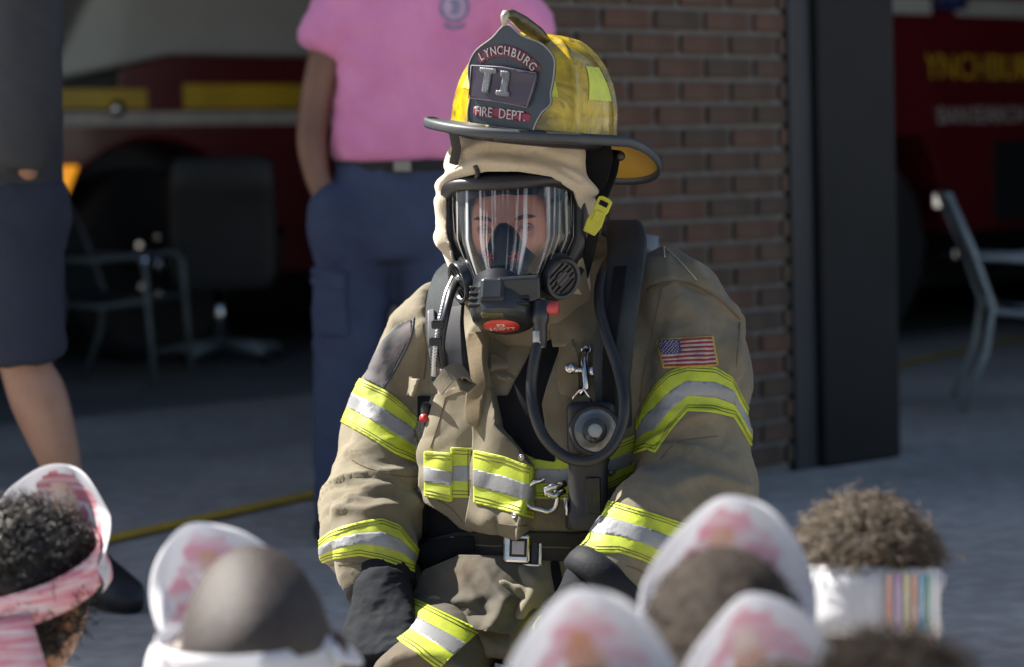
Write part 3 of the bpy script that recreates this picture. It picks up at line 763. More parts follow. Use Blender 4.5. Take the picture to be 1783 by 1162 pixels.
# --- dark opening, collar panel, storm flap
decal('coat_lining', [(866,690),(885,690),(940,585),(985,545),(1005,545),(975,640),(962,720),(968,805),(935,800),(905,785),(878,745)], CB, m_blackcloth, coat, .004, soft=4)
# right-hand front panel edge
decal('front_panel', [(985,575),(1008,560),(1045,560),(1050,600),(1055,690),(1040,760),(1000,790),(972,790),(950,745),(945,705),(960,660),(978,615)], CB, m_coat, coat, lambda x, y: .010 + 0 * x, soft=6)
def flap_off(x, y):
    # the loose outer flap stands off the chest, more at its free right edge and its pouch-like hem
    o = .014 + .020 * np.clip((x - 800) / 120, 0, 1) * np.clip((y - 640) / 100, 0, 1) + .012 * np.exp(-((y - 905) / 22) ** 2)
    o += .004 * np.sin(x / 9.0) * np.clip((y - 860) / 40, 0, 1) + .003 * np.sin(x / 17.0 + y / 40.0)
    return o
fl_c, gc = decal('storm_flap', [(851,588),(851,629),(862,698),(872,739),(907,780),(931,811),(928,860),(926,903),(922,925),(880,926),(845,922),(826,915),(826,880),(828,780),(828,588)], CB, m_coat, coat, flap_off, step=3.5, soft=10)
fl_b, gb = decal('storm_flap', [(821,588),(835,588),(835,780),(834,870),(830,924),(806,918),(788,900),(770,886),(745,870),(741,787),(760,724),(771,686),(795,678),(812,676),(820,672)], CB, m_coat, coat, lambda x, y: .013 + .008 * np.clip((y - 700) / 150, 0, 1) * np.clip((815 - x) / 60, 0, 1) + .003 * np.sin(x / 8.0) * np.clip((y - 850) / 40, 0, 1), step=3.5, soft=10)
decal('placket', [(822,588),(851,588),(850,640),(848,700),(846,725),(838,742),(824,735),(822,700)], CB, m_mark, coat, .0225, soft=10)
FBV = bvh_of(gc[0], [t for f in gc[1] for t in ([f] if len(f) == 3 else [(f[0], f[1], f[2]), (f[0], f[2], f[3])])])
FBB = bvh_of(gb[0], [t for f in gb[1] for t in ([f] if len(f) == 3 else [(f[0], f[1], f[2]), (f[0], f[2], f[3])])])
def flat_trim(quad_top, quad_bot, x0, x1, bvh, parent, off=.003, f1=.36, f2=.66):
    t, b = curve_y(quad_top), curve_y(quad_bot); xs = np.linspace(x0, x1, 12)
    def poly(fa, fb): return [(x, t(x) * (1 - fa) + b(x) * fa) for x in xs] + [(x, t(x) * (1 - fb) + b(x) * fb) for x in xs[::-1]]
    decal('reflective_trim', poly(0, 1), bvh, m_lime, parent, off, step=3.5, soft=3, back=.004)
    decal('silver_stripe', poly(f1, f2), bvh, m_silver, parent, off + .0008, step=3.5, soft=3)
    for f in (.06, .13, .87, .94):
        cord([(x, t(x) * (1 - f) + b(x) * f) for x in np.linspace(x0 + 2, x1 - 2, 6)], .0006, m_thread, 'stitching', parent, bvh, off + .0005, 4, k=3)
flat_trim([(741,785),(781,789),(790,790)], [(741,866),(791,875)], 743, 789, FBB, fl_b, .007)
flat_trim([(778,779),(834,780)], [(778,866),(834,868)], 786, 838, FBB, fl_b, .0035, .37, .67)
flat_trim([(828,784),(880,795),(931,816)], [(826,876),(880,890),(926,903)], 826, 928, FBV, fl_c, .0035, .36, .68)
for x in (817, 822):
    cord([(x, 782), (x, 865)], .0007, m_thread, 'stitching', fl_b, FBB, .0045, 4)
m_snap = mat('snap_metal', (0.35, 0.3, 0.27), rough=0.35, metal=0.9)
def snap(px, py, bvh, parent, r=.0055, off=.002):
    rr = (W(px, py, 3.9) - CAMP).normalized(); h, nr, _, _ = bvh.ray_cast(CAMP, rr)
    if h is None: return
    if nr.dot(rr) > 0: nr = -nr
    M = frame(h + nr * off, nr)
    MB().lathe([(r * 1.05, -.004), (r * 1.05, .001), (r * .85, .002), (r * .7, .0012), (r * .35, .0012), (r * .25, .002), (.0001, .0022)], M, 18, False).build('snap', m_snap, parent, True)
snap(897, 898, FBV, fl_c); snap(909, 797, FBV, fl_c, .005); snap(1063, 822, CB, coat, .006, .005)
for pl, bv_, pa in (([(855,600),(856,640),(867,700),(877,742),(908,786),(925,814)], FBV, fl_c), ([(846,905),(870,912),(900,916),(918,915)], FBV, fl_c), ([(776,692),(768,724),(750,780)], FBB, fl_b), ([(776,692),(796,684),(816,680)], FBB, fl_b), ([(752,866),(786,886),(806,910)], FBB, fl_b)):
    cord(pl, .0007, m_seam, 'stitching', pa, bv_, .0006, 4)
for pl in ([(1152,505),(1140,560),(1122,640),(1114,700)], [(1288,562),(1282,640)], [(1150,800),(1180,770),(1250,760)], [(612,800),(640,815),(700,830),(735,828)], [(575,985),(620,982),(660,990),(700,1002)], [(735,560),(742,610),(738,660)], [(1090,985),(1110,992),(1130,1003)], [(1010,560),(1016,600)], [(1048,560),(1056,640),(1054,690)]):
    cord(pl, .0008, m_seam, 'seam', coat, CB, .0006, 4)
# throat tab across the flap top
tb, tg = decal('throat_tab', [(853,617),(870,624),(912,648),(910,655),(890,668),(868,660),(852,645)], FBV, m_coat, coat, .006, step=3.5, soft=3)
# curled strap end standing off the coat at the left
def ribbon(name, path, half, m, parent, wvec, thick=.003):
    """a stiff strip of cloth along a 3D path, half width along wvec(list)"""
    P = [Vector(p) for p in path]; n = len(P); V = []; F = []
    wv = [Vector(w) for w in wvec] if isinstance(wvec, list) else [Vector(wvec)] * n
    hf = half if hasattr(half, '__len__') else [half] * n
    for i in range(n):
        t = (P[min(i + 1, n - 1)] - P[max(i - 1, 0)]).normalized(); w = (wv[i] - t * wv[i].dot(t)).normalized(); nn = t.cross(w)
        for (a, b) in ((-1, .5), (-.5, .62), (0, .66), (.5, .62), (1, .5), (1, -.5), (.5, -.5), (0, -.5), (-.5, -.5), (-1, -.5)): V.append(P[i] + w * hf[i] * a + nn * thick * b)
    for i in range(n - 1):
        for j in range(10): F.append((i * 10 + j, i * 10 + (j + 1) % 10, (i + 1) * 10 + (j + 1) % 10, (i + 1) * 10 + j))
    F.append(tuple(reversed(range(10)))); F.append(tuple(range((n - 1) * 10, n * 10)))
    return sharp(mesh_obj(name, V, F, m, parent), 50)
pth = [(750,688,3.71), (757,672,3.70), (768,668,3.70), (776,660,3.71), (790,648,3.73), (803,645,3.76), (814,655,3.77), (808,668,3.76), (797,664,3.75)]
P3 = [W(*q[:2], q[2]) for q in catmull(pth, 4)]
wv = []
for i in range(len(P3)):
    f = i / (len(P3) - 1); wv.append(Vector((0.55 * (1 - f), -.25 - .5 * f, -.85 + .3 * f)))
tabp = MB()
decal('strap_tab', [(746,657),(772,664),(763,690),(758,712),(744,706),(729,700),(737,676)], CB, m_coat, coat, lambda x, y: .045 + 0 * x, step=3.5, soft=8, back=-.041)
ribbon('strap_loop', [W(762,678,3.72), W(772,664,3.715), W(782,652,3.72), W(794,645,3.74), W(806,646,3.765), W(816,654,3.785), W(818,666,3.79), W(808,672,3.78), W(798,668,3.77)], .013, m_coat, coat, Vector((.35, -.5, -.8)), .003)
# hook and dee clasp on the coat front
m_steel = mat('nickel', (0.62, 0.60, 0.58), rough=0.22, metal=1.0, col2=(0.5, 0.48, 0.46), vscale=40, roughvar=.08)
hp, hg = decal('hook_patch', [(980,588),(985,583),(1003,585),(1005,640),(1006,692),(998,694),(979,688),(978,640)], CB, m_mark, coat, .0135, soft=6)
def onsurf(px, py, off, bvh=None):
    rr = (W(px, py, 3.9) - CAMP).normalized(); h, nr, _, _ = (bvh or CB).ray_cast(CAMP, rr)
    if h is None: h, nr, _, _ = (bvh or CB).find_nearest(W(px, py, 3.9))
    if nr.dot(rr) > 0: nr = -nr
    return h + nr * off
hk = MB()
hk.tube([onsurf(992, 650, .016), onsurf(1004, 649, .018), onsurf(1015, 650, .020), onsurf(1034, 652, .018)], [.006, .0055, .0055, .006], 10)
hk_o = hk.build('hook', m_steel, coat, True)
MB().tube([onsurf(1014, 616, .018), onsurf(1015, 640, .022), onsurf(1019, 660, .026), onsurf(1018, 678, .027), onsurf(1012, 686, .024), onsurf(1008, 678, .018)], [.0075, .0065, .0055, .005, .005, .004], 10).build('hook_arm', m_steel, coat, True)
for (x, y) in ((1014, 616), (995, 650), (1030, 652)):
    M = frame(onsurf(x, y, .020), (CAMP - onsurf(x, y, 0)).normalized())
    MB().lathe([(.0085, -.006), (.0085, .002), (.005, .004), (.0001, .0045)], M, 16, False).build('rivet', m_steel, coat, True)
ring = []
for i in range(26):
    a = 2 * math.pi * i / 25 - .6
    if i > 22: break
    ring.append(onsurf(948 + 24 * math.cos(a), 860 + 27 * math.sin(a), .030))
MB().tube(ring, .0042, 8).build('dee_ring', m_steel, coat, True)
MB().tube([onsurf(985, 838, .020), onsurf(970, 842, .034), onsurf(957, 848, .038), onsurf(955, 856, .036), onsurf(966, 858, .034), onsurf(984, 848, .024)], [.006, .006, .0055, .0055, .006, .006], 10).build('snap_hook', m_steel, coat, True)

# --- flag patch on the left sleeve
m_fr = mat('flag_red', (0.23, 0.022, 0.03), rough=0.85, vscale=60, bump=.4, bscale=500)
m_fw = mat('flag_white', (0.36, 0.33, 0.30), rough=0.85, col2=(.28, .2, .19), vscale=60, bump=.4, bscale=500)
m_fb = mat('flag_blue', (0.035, 0.05, 0.15), rough=0.85, vscale=60, bump=.4, bscale=500)
m_fy = mat('flag_border', (0.42, 0.30, 0.05), rough=0.85, col2=(.26, .2, .05), vscale=90)
q00, q10, q11, q01 = [np.array(v, float) for v in ((1143,592), (1241,585), (1251,638), (1155,642))]
def fq(u, v): return tuple((q00 * (1 - u) + q10 * u) * (1 - v) + (q01 * (1 - u) + q11 * u) * v)
def fpoly(u0, v0, u1, v1, k=4): return [fq(u0 + (u1 - u0) * i / k, v0) for i in range(k + 1)] + [fq(u1 + (u0 - u1) * i / k, v1) for i in range(k + 1)]
flag, _ = decal('flag_patch', fpoly(0, 0, 1, 1), CB, m_fy, coat, .0025); flag['label'] = 'embroidered stars and stripes flag patch'
for i in range(13):
    v0, v1 = .05 + .9 * i / 13, .05 + .9 * (i + 1) / 13
    u0 = .40 if i < 7 else .04
    decal('flag_stripe', fpoly(u0, v0, .96, v1), CB, m_fr if i % 2 == 0 else m_fw, flag, .0034, step=2.0)
decal('flag_canton', fpoly(.04, .05, .40, .05 + .9 * 7 / 13), CB, m_fb, flag, .0036, step=2.5)
for r in range(5):
    for c in range(6):
        for dr, dc, in ((0, 0),) if r == 4 else ((0, 0), (.5, .5)):
            if dc and c == 5: continue
            u = .07 + .055 * (c + dc); v = .10 + .098 * (r + dr)
            p = onsurf(*fq(u, v), .0045); n_ = (CAMP - p).normalized()
            MB().lathe([(.0012, 0), (.0008, .0006), (.0001, .0008)], frame(p, n_), 5, False).build('flag_star', m_fw, flag)
# ---------------------------------------------------------------- trousers
pv = MB()
def limb(A, n=32): 
    P = catmull(A, 5); pv.tube([W(*q[:3]) for q in P], [q[3] for q in P], n)
limb([(870,1030,4.03,.12), (822,1052,3.97,.098), (785,1095,3.87,.084), (757,1150,3.75,.082), (735,1222,3.62,.086)])
limb([(890,1030,4.03,.12), (965,1070,3.96,.105), (1005,1120,3.84,.095), (1030,1170,3.70,.098), (1040,1224,3.60,.088)])
limb([(735,1222,3.62,.086), (750,1232,3.80,.075), (790,1222,4.05,.062), (810,1215,4.18,.055)])
limb([(1040,1224,3.60,.086), (1010,1232,3.80,.075), (960,1222,4.05,.062), (940,1215,4.18,.055)])
TV, TT, TN = remesh(pv.V, pv.F, 0.008, 8)
disp = 0.010 * perlin(TV * 7) + 0.008 * ridged(np.stack([TV[:, 0] * 10, TV[:, 1] * 7, TV[:, 2] * 14], 1)) * 0.6
TV = TV + TN * disp[:, None]; TN = normals(TV, TT)
trousers = mesh_obj('trousers', TV, TT, m_shade_dirt, person); trousers['label'] = 'tan turnout trousers with lime and silver knee bands'
TBV = bvh_of(TV, TT)
def quadp(q, fa, fb, k=6):
    q = [np.array(v, float) for v in q]; L = lambda a, b, t: a * (1 - t) + b * t
    return [tuple(L(L(q[0], q[3], fa), L(q[1], q[2], fa), i / k)) for i in range(k + 1)] + [tuple(L(L(q[0], q[3], fb), L(q[1], q[2], fb), 1 - i / k)) for i in range(k + 1)]
for qd, dr in (([(700,1034),(834,1100),(764,1165),(672,1100)], 3.8), ([(876,1106),(985,1056),(1005,1085),(893,1165)], 3.8)):
    decal('reflective_trim', quadp(qd, 0, 1), TBV, m_lime, trousers, .004, dref=dr, soft=3, back=.01)
    decal('silver_stripe', quadp(qd, .36, .66), TBV, m_silver, trousers, .0047, dref=dr, soft=3)
    for f in (.05, .12, .88, .95):
        pp = quadp(qd, f, f)[:7]; cord(pp, .0007, m_thread, 'stitching', trousers, TBV, .0045, 4, dref=dr, k=2)
def sheet(name, poly, depth, m, parent, step=3.5, th=.004):
    """a hanging sheet of cloth: outline in photo pixels, depth given as a function"""
    poly = np.array(poly, float); x0, y0 = poly.min(0) - step; x1, y1 = poly.max(0) + step
    nx = int((x1 - x0) / step) + 2; ny = int((y1 - y0) / step) + 2
    G = np.array([(x0 + i * step, y0 + j * step) for j in range(ny) for i in range(nx)])
    D = depth(G[:, 0], G[:, 1]); P = np.array([tuple(W(g_[0], g_[1], d_)) for g_, d_ in zip(G, D)])
    T = np.array([t for j in range(ny - 1) for i in range(nx - 1) for t in ((j * nx + i, (j + 1) * nx + i, j * nx + i + 1), (j * nx + i + 1, (j + 1) * nx + i, (j + 1) * nx + i + 1))])
    N = normals(P, T); N *= -np.sign((N * (P - np.array(CAMP))).sum(1))[:, None]
    A, T = clip(np.hstack([P, N]), T, sdf_poly(G, poly)); V, F = shell(A, T, .0, th)
    return mesh_obj(name, V, F, m, parent)
def fold(x, y, p0, p1, w):
    p0, p1 = np.array(p0, float), np.array(p1, float); ab = p1 - p0; P = np.stack([x, y], 1) - p0
    t = np.clip(P @ ab / (ab @ ab), -.15, 1.15); d = np.linalg.norm(P - t[:, None] * ab, axis=1); return np.exp(-(d / w) ** 2) * (1 - np.clip(np.abs(t - .5) - .45, 0, .2) / .2 * .8)
def skirt_depth(x, y):
    f = np.clip((y - 968) / 135, 0, 1)
    d = 3.818 - .105 * f ** .85 + .075 * ((x - 862) / 150) ** 2
    d -= f * (.020 * fold(x, y, (835, 985), (880, 1045), 9) + .016 * fold(x, y, (880, 1045), (850, 1095), 12) + .006 * fold(x, y, (915, 985), (925, 1050), 12) + .014 * fold(x, y, (740, 1050), (830, 1040), 11) + .012 * fold(x, y, (790, 990), (745, 1020), 8))
    d += f * (.018 * fold(x, y, (812, 990), (850, 1050), 10) + .006 * fold(x, y, (900, 1000), (905, 1070), 12) + .012 * fold(x, y, (780, 1065), (850, 1070), 9))
    return d + .0025 * perlin(np.stack([x / 14., y / 22., 0 * x + 3.3], 1))
sheet('coat_skirt', [(738,992),(800,966),(890,968),(958,974),(966,1000),(964,1025),(945,1050),(918,1078),(896,1105),(862,1102),(826,1096),(790,1080),(745,1060),(718,1046),(724,1015)], skirt_depth, m_shade_dirt, coat)
# boots under him
m_boot = mat('boot_rubber', (0.014, 0.014, 0.015), rough=0.55)
for (px, py) in ((810, 1215), (940, 1215)):
    o = W(px, py, 4.18)
    secs = []
    for (t, w, h) in ((0, .045, .05), (.05, .052, .055), (.15, .055, .05), (.22, .05, .04), (.28, .03, .025)):
        secs.append((Vector((o.x, o.y - .06 + t, max(h + .005, .055))), Vector((w, 0, 0)), Vector((0, 0, h))))
    V, F = rings(secs, 20); mesh_obj('boot', V, F, m_boot, person)

# ---------------------------------------------------------------- gloves
m_glove = mat('glove_leather', (0.011, 0.013, 0.017), rough=0.85, spec=.2, col2=(0.007, 0.008, 0.011), vscale=14, bump=0.5, bscale=70)
def hand_geo(M, side=1, curl=0.5, s=1.0, fat=1.0):
    """palm and five separate fingers; local y along the hand, z out of its back, thumb towards side*x"""
    b = MB()
    secs = []
    for (y, w, h) in ((-.03, .031, .024), (.0, .034, .022), (.03, .042, .019), (.06, .045, .018), (.09, .042, .015)):
        secs.append((M @ (Vector((0, y, 0)) * s), M.to_3x3() @ Vector((w * s * fat, 0, 0)), M.to_3x3() @ Vector((0, 0, h * s * fat))))
    V, F = rings(secs, 20, power=2.6); b.add(V, F)
    for k, (x, ln, y0) in enumerate(((.031, .072, .085), (.011, .082, .09), (-.010, .076, .088), (-.030, .06, .08))):
        x *= side; p = Vector((x, y0 - .015, 0)); a = .15 + .1 * k; pts = [p]; fan = x * 1.3
        for seg in (.45, .3, .25):
            p = p + Vector((fan * seg * .6, math.cos(a) * ln * seg + .004, -math.sin(a) * ln * seg)); pts.append(p); a += curl
        P = catmull([tuple(q) for q in pts], 3); n = len(P)
        b.tube([M @ (Vector(q) * s) for q in P], [(.0105 - .0025 * i / n) * s * fat for i in range(n)], 10)
        tip = M @ (Vector(P[-1]) * s); b.lathe([(.0001, -.0078 * s), (.0055 * s, -.0055 * s), (.0078 * s, 0), (.0055 * s, .0055 * s), (.0001, .0078 * s)], Matrix.Translation(tip), 8, False)
    p = Vector((.030 * side, .012, -.004)); pts = [p, p + Vector((.022 * side, .024, -.012)), p + Vector((.034 * side, .048, -.02)), p + Vector((.036 * side, .07, -.03))]
    P = catmull([tuple(q) for q in pts], 3); b.tube([M @ (Vector(q) * s) for q in P], [(.0145 - .0035 * i / len(P)) * s * fat for i in range(len(P))], 10)
    return b
def glove(wrist, tip, backn, side, label):
    y = (tip - wrist).normalized(); z = (backn - y * backn.dot(y)).normalized(); x = y.cross(z)
    M = Matrix(((x.x, y.x, z.x, wrist.x), (x.y, y.y, z.y, wrist.y), (x.z, y.z, z.z, wrist.z), (0, 0, 0, 1)))
    b = hand_geo(M, side, .55, 1.2, 1.25)
    V, F = tube([M @ Vector((0, t, 0)) for t in (-.05, -.03, -.005, .02)], [.044, .045, .040, .036], 20); b.add(V, F)
    V, T, N = remesh(b.V, b.F, .004, 4)
    V = V + N * (0.004 * perlin(V * 25) + .0025 * ridged(V * np.array([40, 40, 60])))[:, None]
    o = mesh_obj('glove', V, T, m_glove, person); o['label'] = label
glove(W(664, 1060, 3.76), W(655, 1180, 3.66), Vector((-.35, -.85, .4)), 1, 'black work glove resting on the thigh')
glove(W(1024, 1052, 3.60), W(985, 1160, 3.54), Vector((-.1, -.6, .8)), -1, 'black work glove half hidden by a paper hat')

# ---------------------------------------------------------------- head, hood, mask
def rot_frame(o, yaw, bow, roll=0.0):
    """x right in the photo, y forward (towards the camera), z up; yaw>0 turns to the photo's left"""
    f = Vector((-math.sin(yaw), -math.cos(yaw), 0)); r = Vector((math.cos(yaw), -math.sin(yaw), 0)); u = Vector((0, 0, 1))
    M = Matrix(((r.x, f.x, u.x), (r.y, f.y, u.y), (r.z, f.z, u.z))).to_4x4()
    return Matrix.Translation(o) @ M @ Matrix.Rotation(roll, 4, 'Y') @ Matrix.Rotation(-bow, 4, 'X')
def head_geo(M, s=1.0, face=True, n=72, m=54):
    V = []; F = []
    for i in range(m + 1):
        th = math.pi * i / m
        for j in range(n):
            ph = 2 * math.pi * j / n
            x, y, z = math.sin(th) * math.sin(ph), math.sin(th) * math.cos(ph), math.cos(th)
            X, Y, Z = .0765 * x, .097 * y, .118 * z
            if z < 0:
                k = (-z) ** 1.3; X *= 1 - .28 * k; Y *= 1 - .10 * k
                if y < 0: Y *= 1 - .25 * k
                if y > 0: Y += .012 * k * y
            if y < 0: Y -= .008 * math.exp(-((z - .2) / .5) ** 2) * (-y)
            if face and y > 0:
                g = lambda cx, cz, wx, wz: math.exp(-((x - cx) / wx) ** 2 - ((z - cz) / wz) ** 2) * (y > 0)
                Y += .024 * g(0, -.20, .10, .13) + .010 * g(0, .02, .09, .14) + .006 * g(.14, -.26, .08, .07) + .006 * g(-.14, -.26, .08, .07)
                for sx in (-1, 1):
                    Y -= .013 * g(sx * .40, .07, .20, .085); Y += .006 * g(sx * .36, .20, .26, .07); Y += .006 * g(sx * .45, -.16, .2, .16); Y += .0035 * g(sx * .40, .115, .17, .02); Y += .003 * g(sx * .40, .03, .16, .022)
                Y += .007 * g(0, -.47, .22, .05) + .007 * g(0, -.56, .20, .05) - .005 * g(0, -.515, .22, .016) + .008 * g(0, -.78, .2, .12)
            V.append(M @ (Vector((X, Y, Z)) * s))
    for i in range(m):
        for j in range(n):
            k = (j + 1) % n; F.append((i * n + j, (i + 1) * n + j, (i + 1) * n + k, i * n + k))
    return V, F
def ear_geo(M, s, sx):
    c = Vector((sx * .078, -.008, -.005)) * s
    secs = []
    for k in range(5):
        f = k / 4; r = (.022, .028, .03, .028, .02)[k]
        secs.append((M @ (c + Vector((sx * (.000 + .014 * f), -.012 * f, 0)) * s), M.to_3x3() @ (Vector((0, r * .62, .006)) * s), M.to_3x3() @ (Vector((0, -.004, r)) * s)))
    return rings(secs, 18)
m_skin1 = mat('skin_fair', (0.56, 0.27, 0.19), rough=0.5, col2=(0.48, 0.19, 0.13), vscale=16, bump=0.15, bscale=300)
m_skin1.node_tree.nodes['Principled BSDF'].inputs['Subsurface Weight'].default_value = 0.12
m_skin1.node_tree.nodes['Principled BSDF'].inputs['Subsurface Radius'].default_value = (.012, .005, .003)
HM = rot_frame(W(899, 396, 3.885), rad(12), rad(6), rad(-1))
bb = MB()
V, F = head_geo(HM); bb.add(V, F)
for sx in (-1, 1): bb.add(*ear_geo(HM, 1, sx))
bb.tube([HM @ Vector((0, -.02, -.06)), HM @ Vector((0, -.03, -.13)), W(965, 560, 4.02), W(950, 700, 4.0), W(930, 850, 4.0), W(900, 980, 4.0)], [.055, .06, .085, .11, .11, .12], 20)
for A in (arm1, arm2): bb.tube([W(*q[:3]) for q in A], [q[3] * .55 for q in A], 14)
for (k0, k1) in (((870,1030,4.03), (736,1222,3.64)), ((890,1030,4.03), (1036,1224,3.62))):
    a, b = W(*k0), W(*k1); bb.tube([a, (a + b) / 2 + Vector((0, .03, -.02)), b + Vector((0, .03, 0))], [.07, .045, .035], 14); bb.tube([b, W((k1[0] + 880) / 2, 1225, 3.9), W((k1[0] + 1760) / 3, 1215, 4.15)], [.035, .03, .03], 12)
BVb, BTb, BNb = remesh(bb.V, bb.F, .0032, 2)
body = mesh_obj('body', BVb, BTb, m_skin1, person); body['label'] = 'face behind the mask lens'
m_eye = mat('eye_white', (0.55, 0.52, 0.5), rough=0.15); m_iris = mat('iris_dark', (0.03, 0.025, 0.02), rough=0.1)
m_brow = mat('brow_hair', (0.12, 0.06, 0.03), rough=0.9)
m_lid = mat('eye_lid', (0.36, 0.17, 0.13), rough=0.55)
for sx in (-1, 1):
    c = HM @ Vector((sx * .0315, .0755, .009))
    e = MB(); fx = HM.to_3x3() @ Vector((0, 1, 0))
    e.lathe([(.0001, -.0115), (.006, -.0097), (.0105, -.0045), (.0115, 0), (.0105, .0045), (.007, .009), (.0001, .0115)], frame(c, fx), 20, False); eo = e.build('eye', m_eye, body, True)
    MB().lathe([(.0056, .0100), (.005, .0108), (.0001, .0120)], frame(c, fx), 16, False).build('iris', m_iris, eo, True)
    for up in (1, -1):
        pts = []
        for k in range(9):
            u = -1 + k / 4; pts.append(HM @ Vector((sx * .0315 + .0145 * u, .0865 - .0035 * u * u, .009 + up * (.0040 if up > 0 else .0042) * (1 - u * u) + .0008)))
        MB().tube(pts, [.0015] + [.0034] * 7 + [.0015], 8).build('eyelid', m_lid, body, True)
    pts = [HM @ Vector((sx * (.014 + .036 * k / 6), .0925 - .010 * (k / 6) ** 2, .0225 + .005 * math.sin(k / 6 * 2.4))) for k in range(7)]
    MB().tube(pts, [.0022, .0032, .0034, .0034, .003, .0024, .001], 8).build('eyebrow', m_brow, body, True)

# hood (cream knit): rings down the head, open at the face where the mask seals
m_hood = mat('hood_knit', (0.45, 0.385, 0.285), rough=0.95, col2=(0.36, 0.30, 0.215), vscale=9, bump=0.5, bscale=420, sheen=0.4)
hs = [(905,222,3.90,.085,.095), (903,240,3.89,.104,.115), (901,270,3.885,.118,.116), (900,310,3.88,.121,.104), (898,350,3.88,.122,.098), (897,400,3.88,.122,.10), (899,440,3.885,.116,.094), (908,480,3.90,.108,.09), (925,520,3.92,.10,.085), (950,570,3.95,.105,.09), (965,620,3.97,.12,.10)]
HR = HM.to_3x3()
hsec = [(W(px, py, d), HR @ Vector((a, 0, 0)), HR @ Vector((0, b, 0))) for (px, py, d, a, b) in catmull(hs, 4)]
V, F = rings(hsec, 64)
HV, HT, HN = remesh(V, F, .005, 4)
hp_ = PX(HV)
d_ = 0.004 * perlin(HV * 11) + 0.003 * ridged(np.stack([HV[:, 0] * 6, HV[:, 1] * 6, HV[:, 2] * 18 + 2 * HV[:, 0] * 6], 1))
for (ln, wd, am) in [([(757,340),(790,300),(850,280),(930,290),(1000,320),(1035,345)], 10, .016), ([(775,300),(830,265),(920,262),(1000,290)], 8, -.010), ([(790,275),(860,250),(940,255)], 8, .012),
                     ([(765,350),(760,400),(775,425)], 9, .014), ([(785,330),(775,380),(782,430)], 6, -.012), ([(930,275),(990,300),(1030,330)], 9, .012), ([(900,268),(960,285),(1000,315)], 5, -.010), ([(1020,340),(1025,390),(1010,430)], 8, .008)]:
    d_ += .75 * am * np.exp(-(d_line(hp_, ln) / wd) ** 2)
HV = HV + HN * d_[:, None]; HN = normals(HV, HT)
# cut the face opening: inside the mask outline, front side only
face_poly = [(776,345),(794,312),(846,299),(903,299),(960,308),(1000,335),(1017,378),(1017,425),(1003,470),(968,503),(905,515),(855,510),(812,493),(788,452),(776,400)]
fd = HM.to_3x3() @ Vector((0, 1, 0)); loc = (HV - np.array(HM.translation)) @ np.array(fd)
sd_ = sdf_poly(PX(HV), face_poly); fcut = np.where(loc > 0.0, -sd_, 20.0)
A, T = clip(np.hstack([HV, HN]), HT, fcut)
A, T = clip(A, T, 500.0 + .12 * (PX(A[:, :3])[:, 0] - 900) - PX(A[:, :3])[:, 1])
V2, F2 = rings([(c, u_ * .985, v_ * .985) for (c, u_, v_) in hsec[24:]], 64)
V2 = np.array([tuple(v) for v in V2]); T2 = np.array([t for f in F2 if len(f) == 4 for t in ((f[0], f[1], f[2]), (f[0], f[2], f[3]))]); N2 = normals(V2, T2); N2 *= np.sign((N2 * (V2 - V2.mean(0))).sum(1))[:, None]
V2 = V2 + N2 * (.006 * ridged(np.stack([V2[:, 0] * 9, V2[:, 1] * 9, V2[:, 2] * 16 + V2[:, 0] * 20], 1)))[:, None]
mesh_obj('collar_lining', V2, T2, m_coat, coat)
hood = mesh_obj('hood', A[:, :3], T, m_hood, person); so = hood.modifiers.new('t', 'SOLIDIFY'); so.thickness = .004; so.offset = -1
hood['label'] = 'cream knit protective hood bunched round the mask'
HB = bvh_of(HV, HT)
cord([(828,288),(832,300),(830,312)], .004, m_black, 'seam', hood, HB, .001, 8)

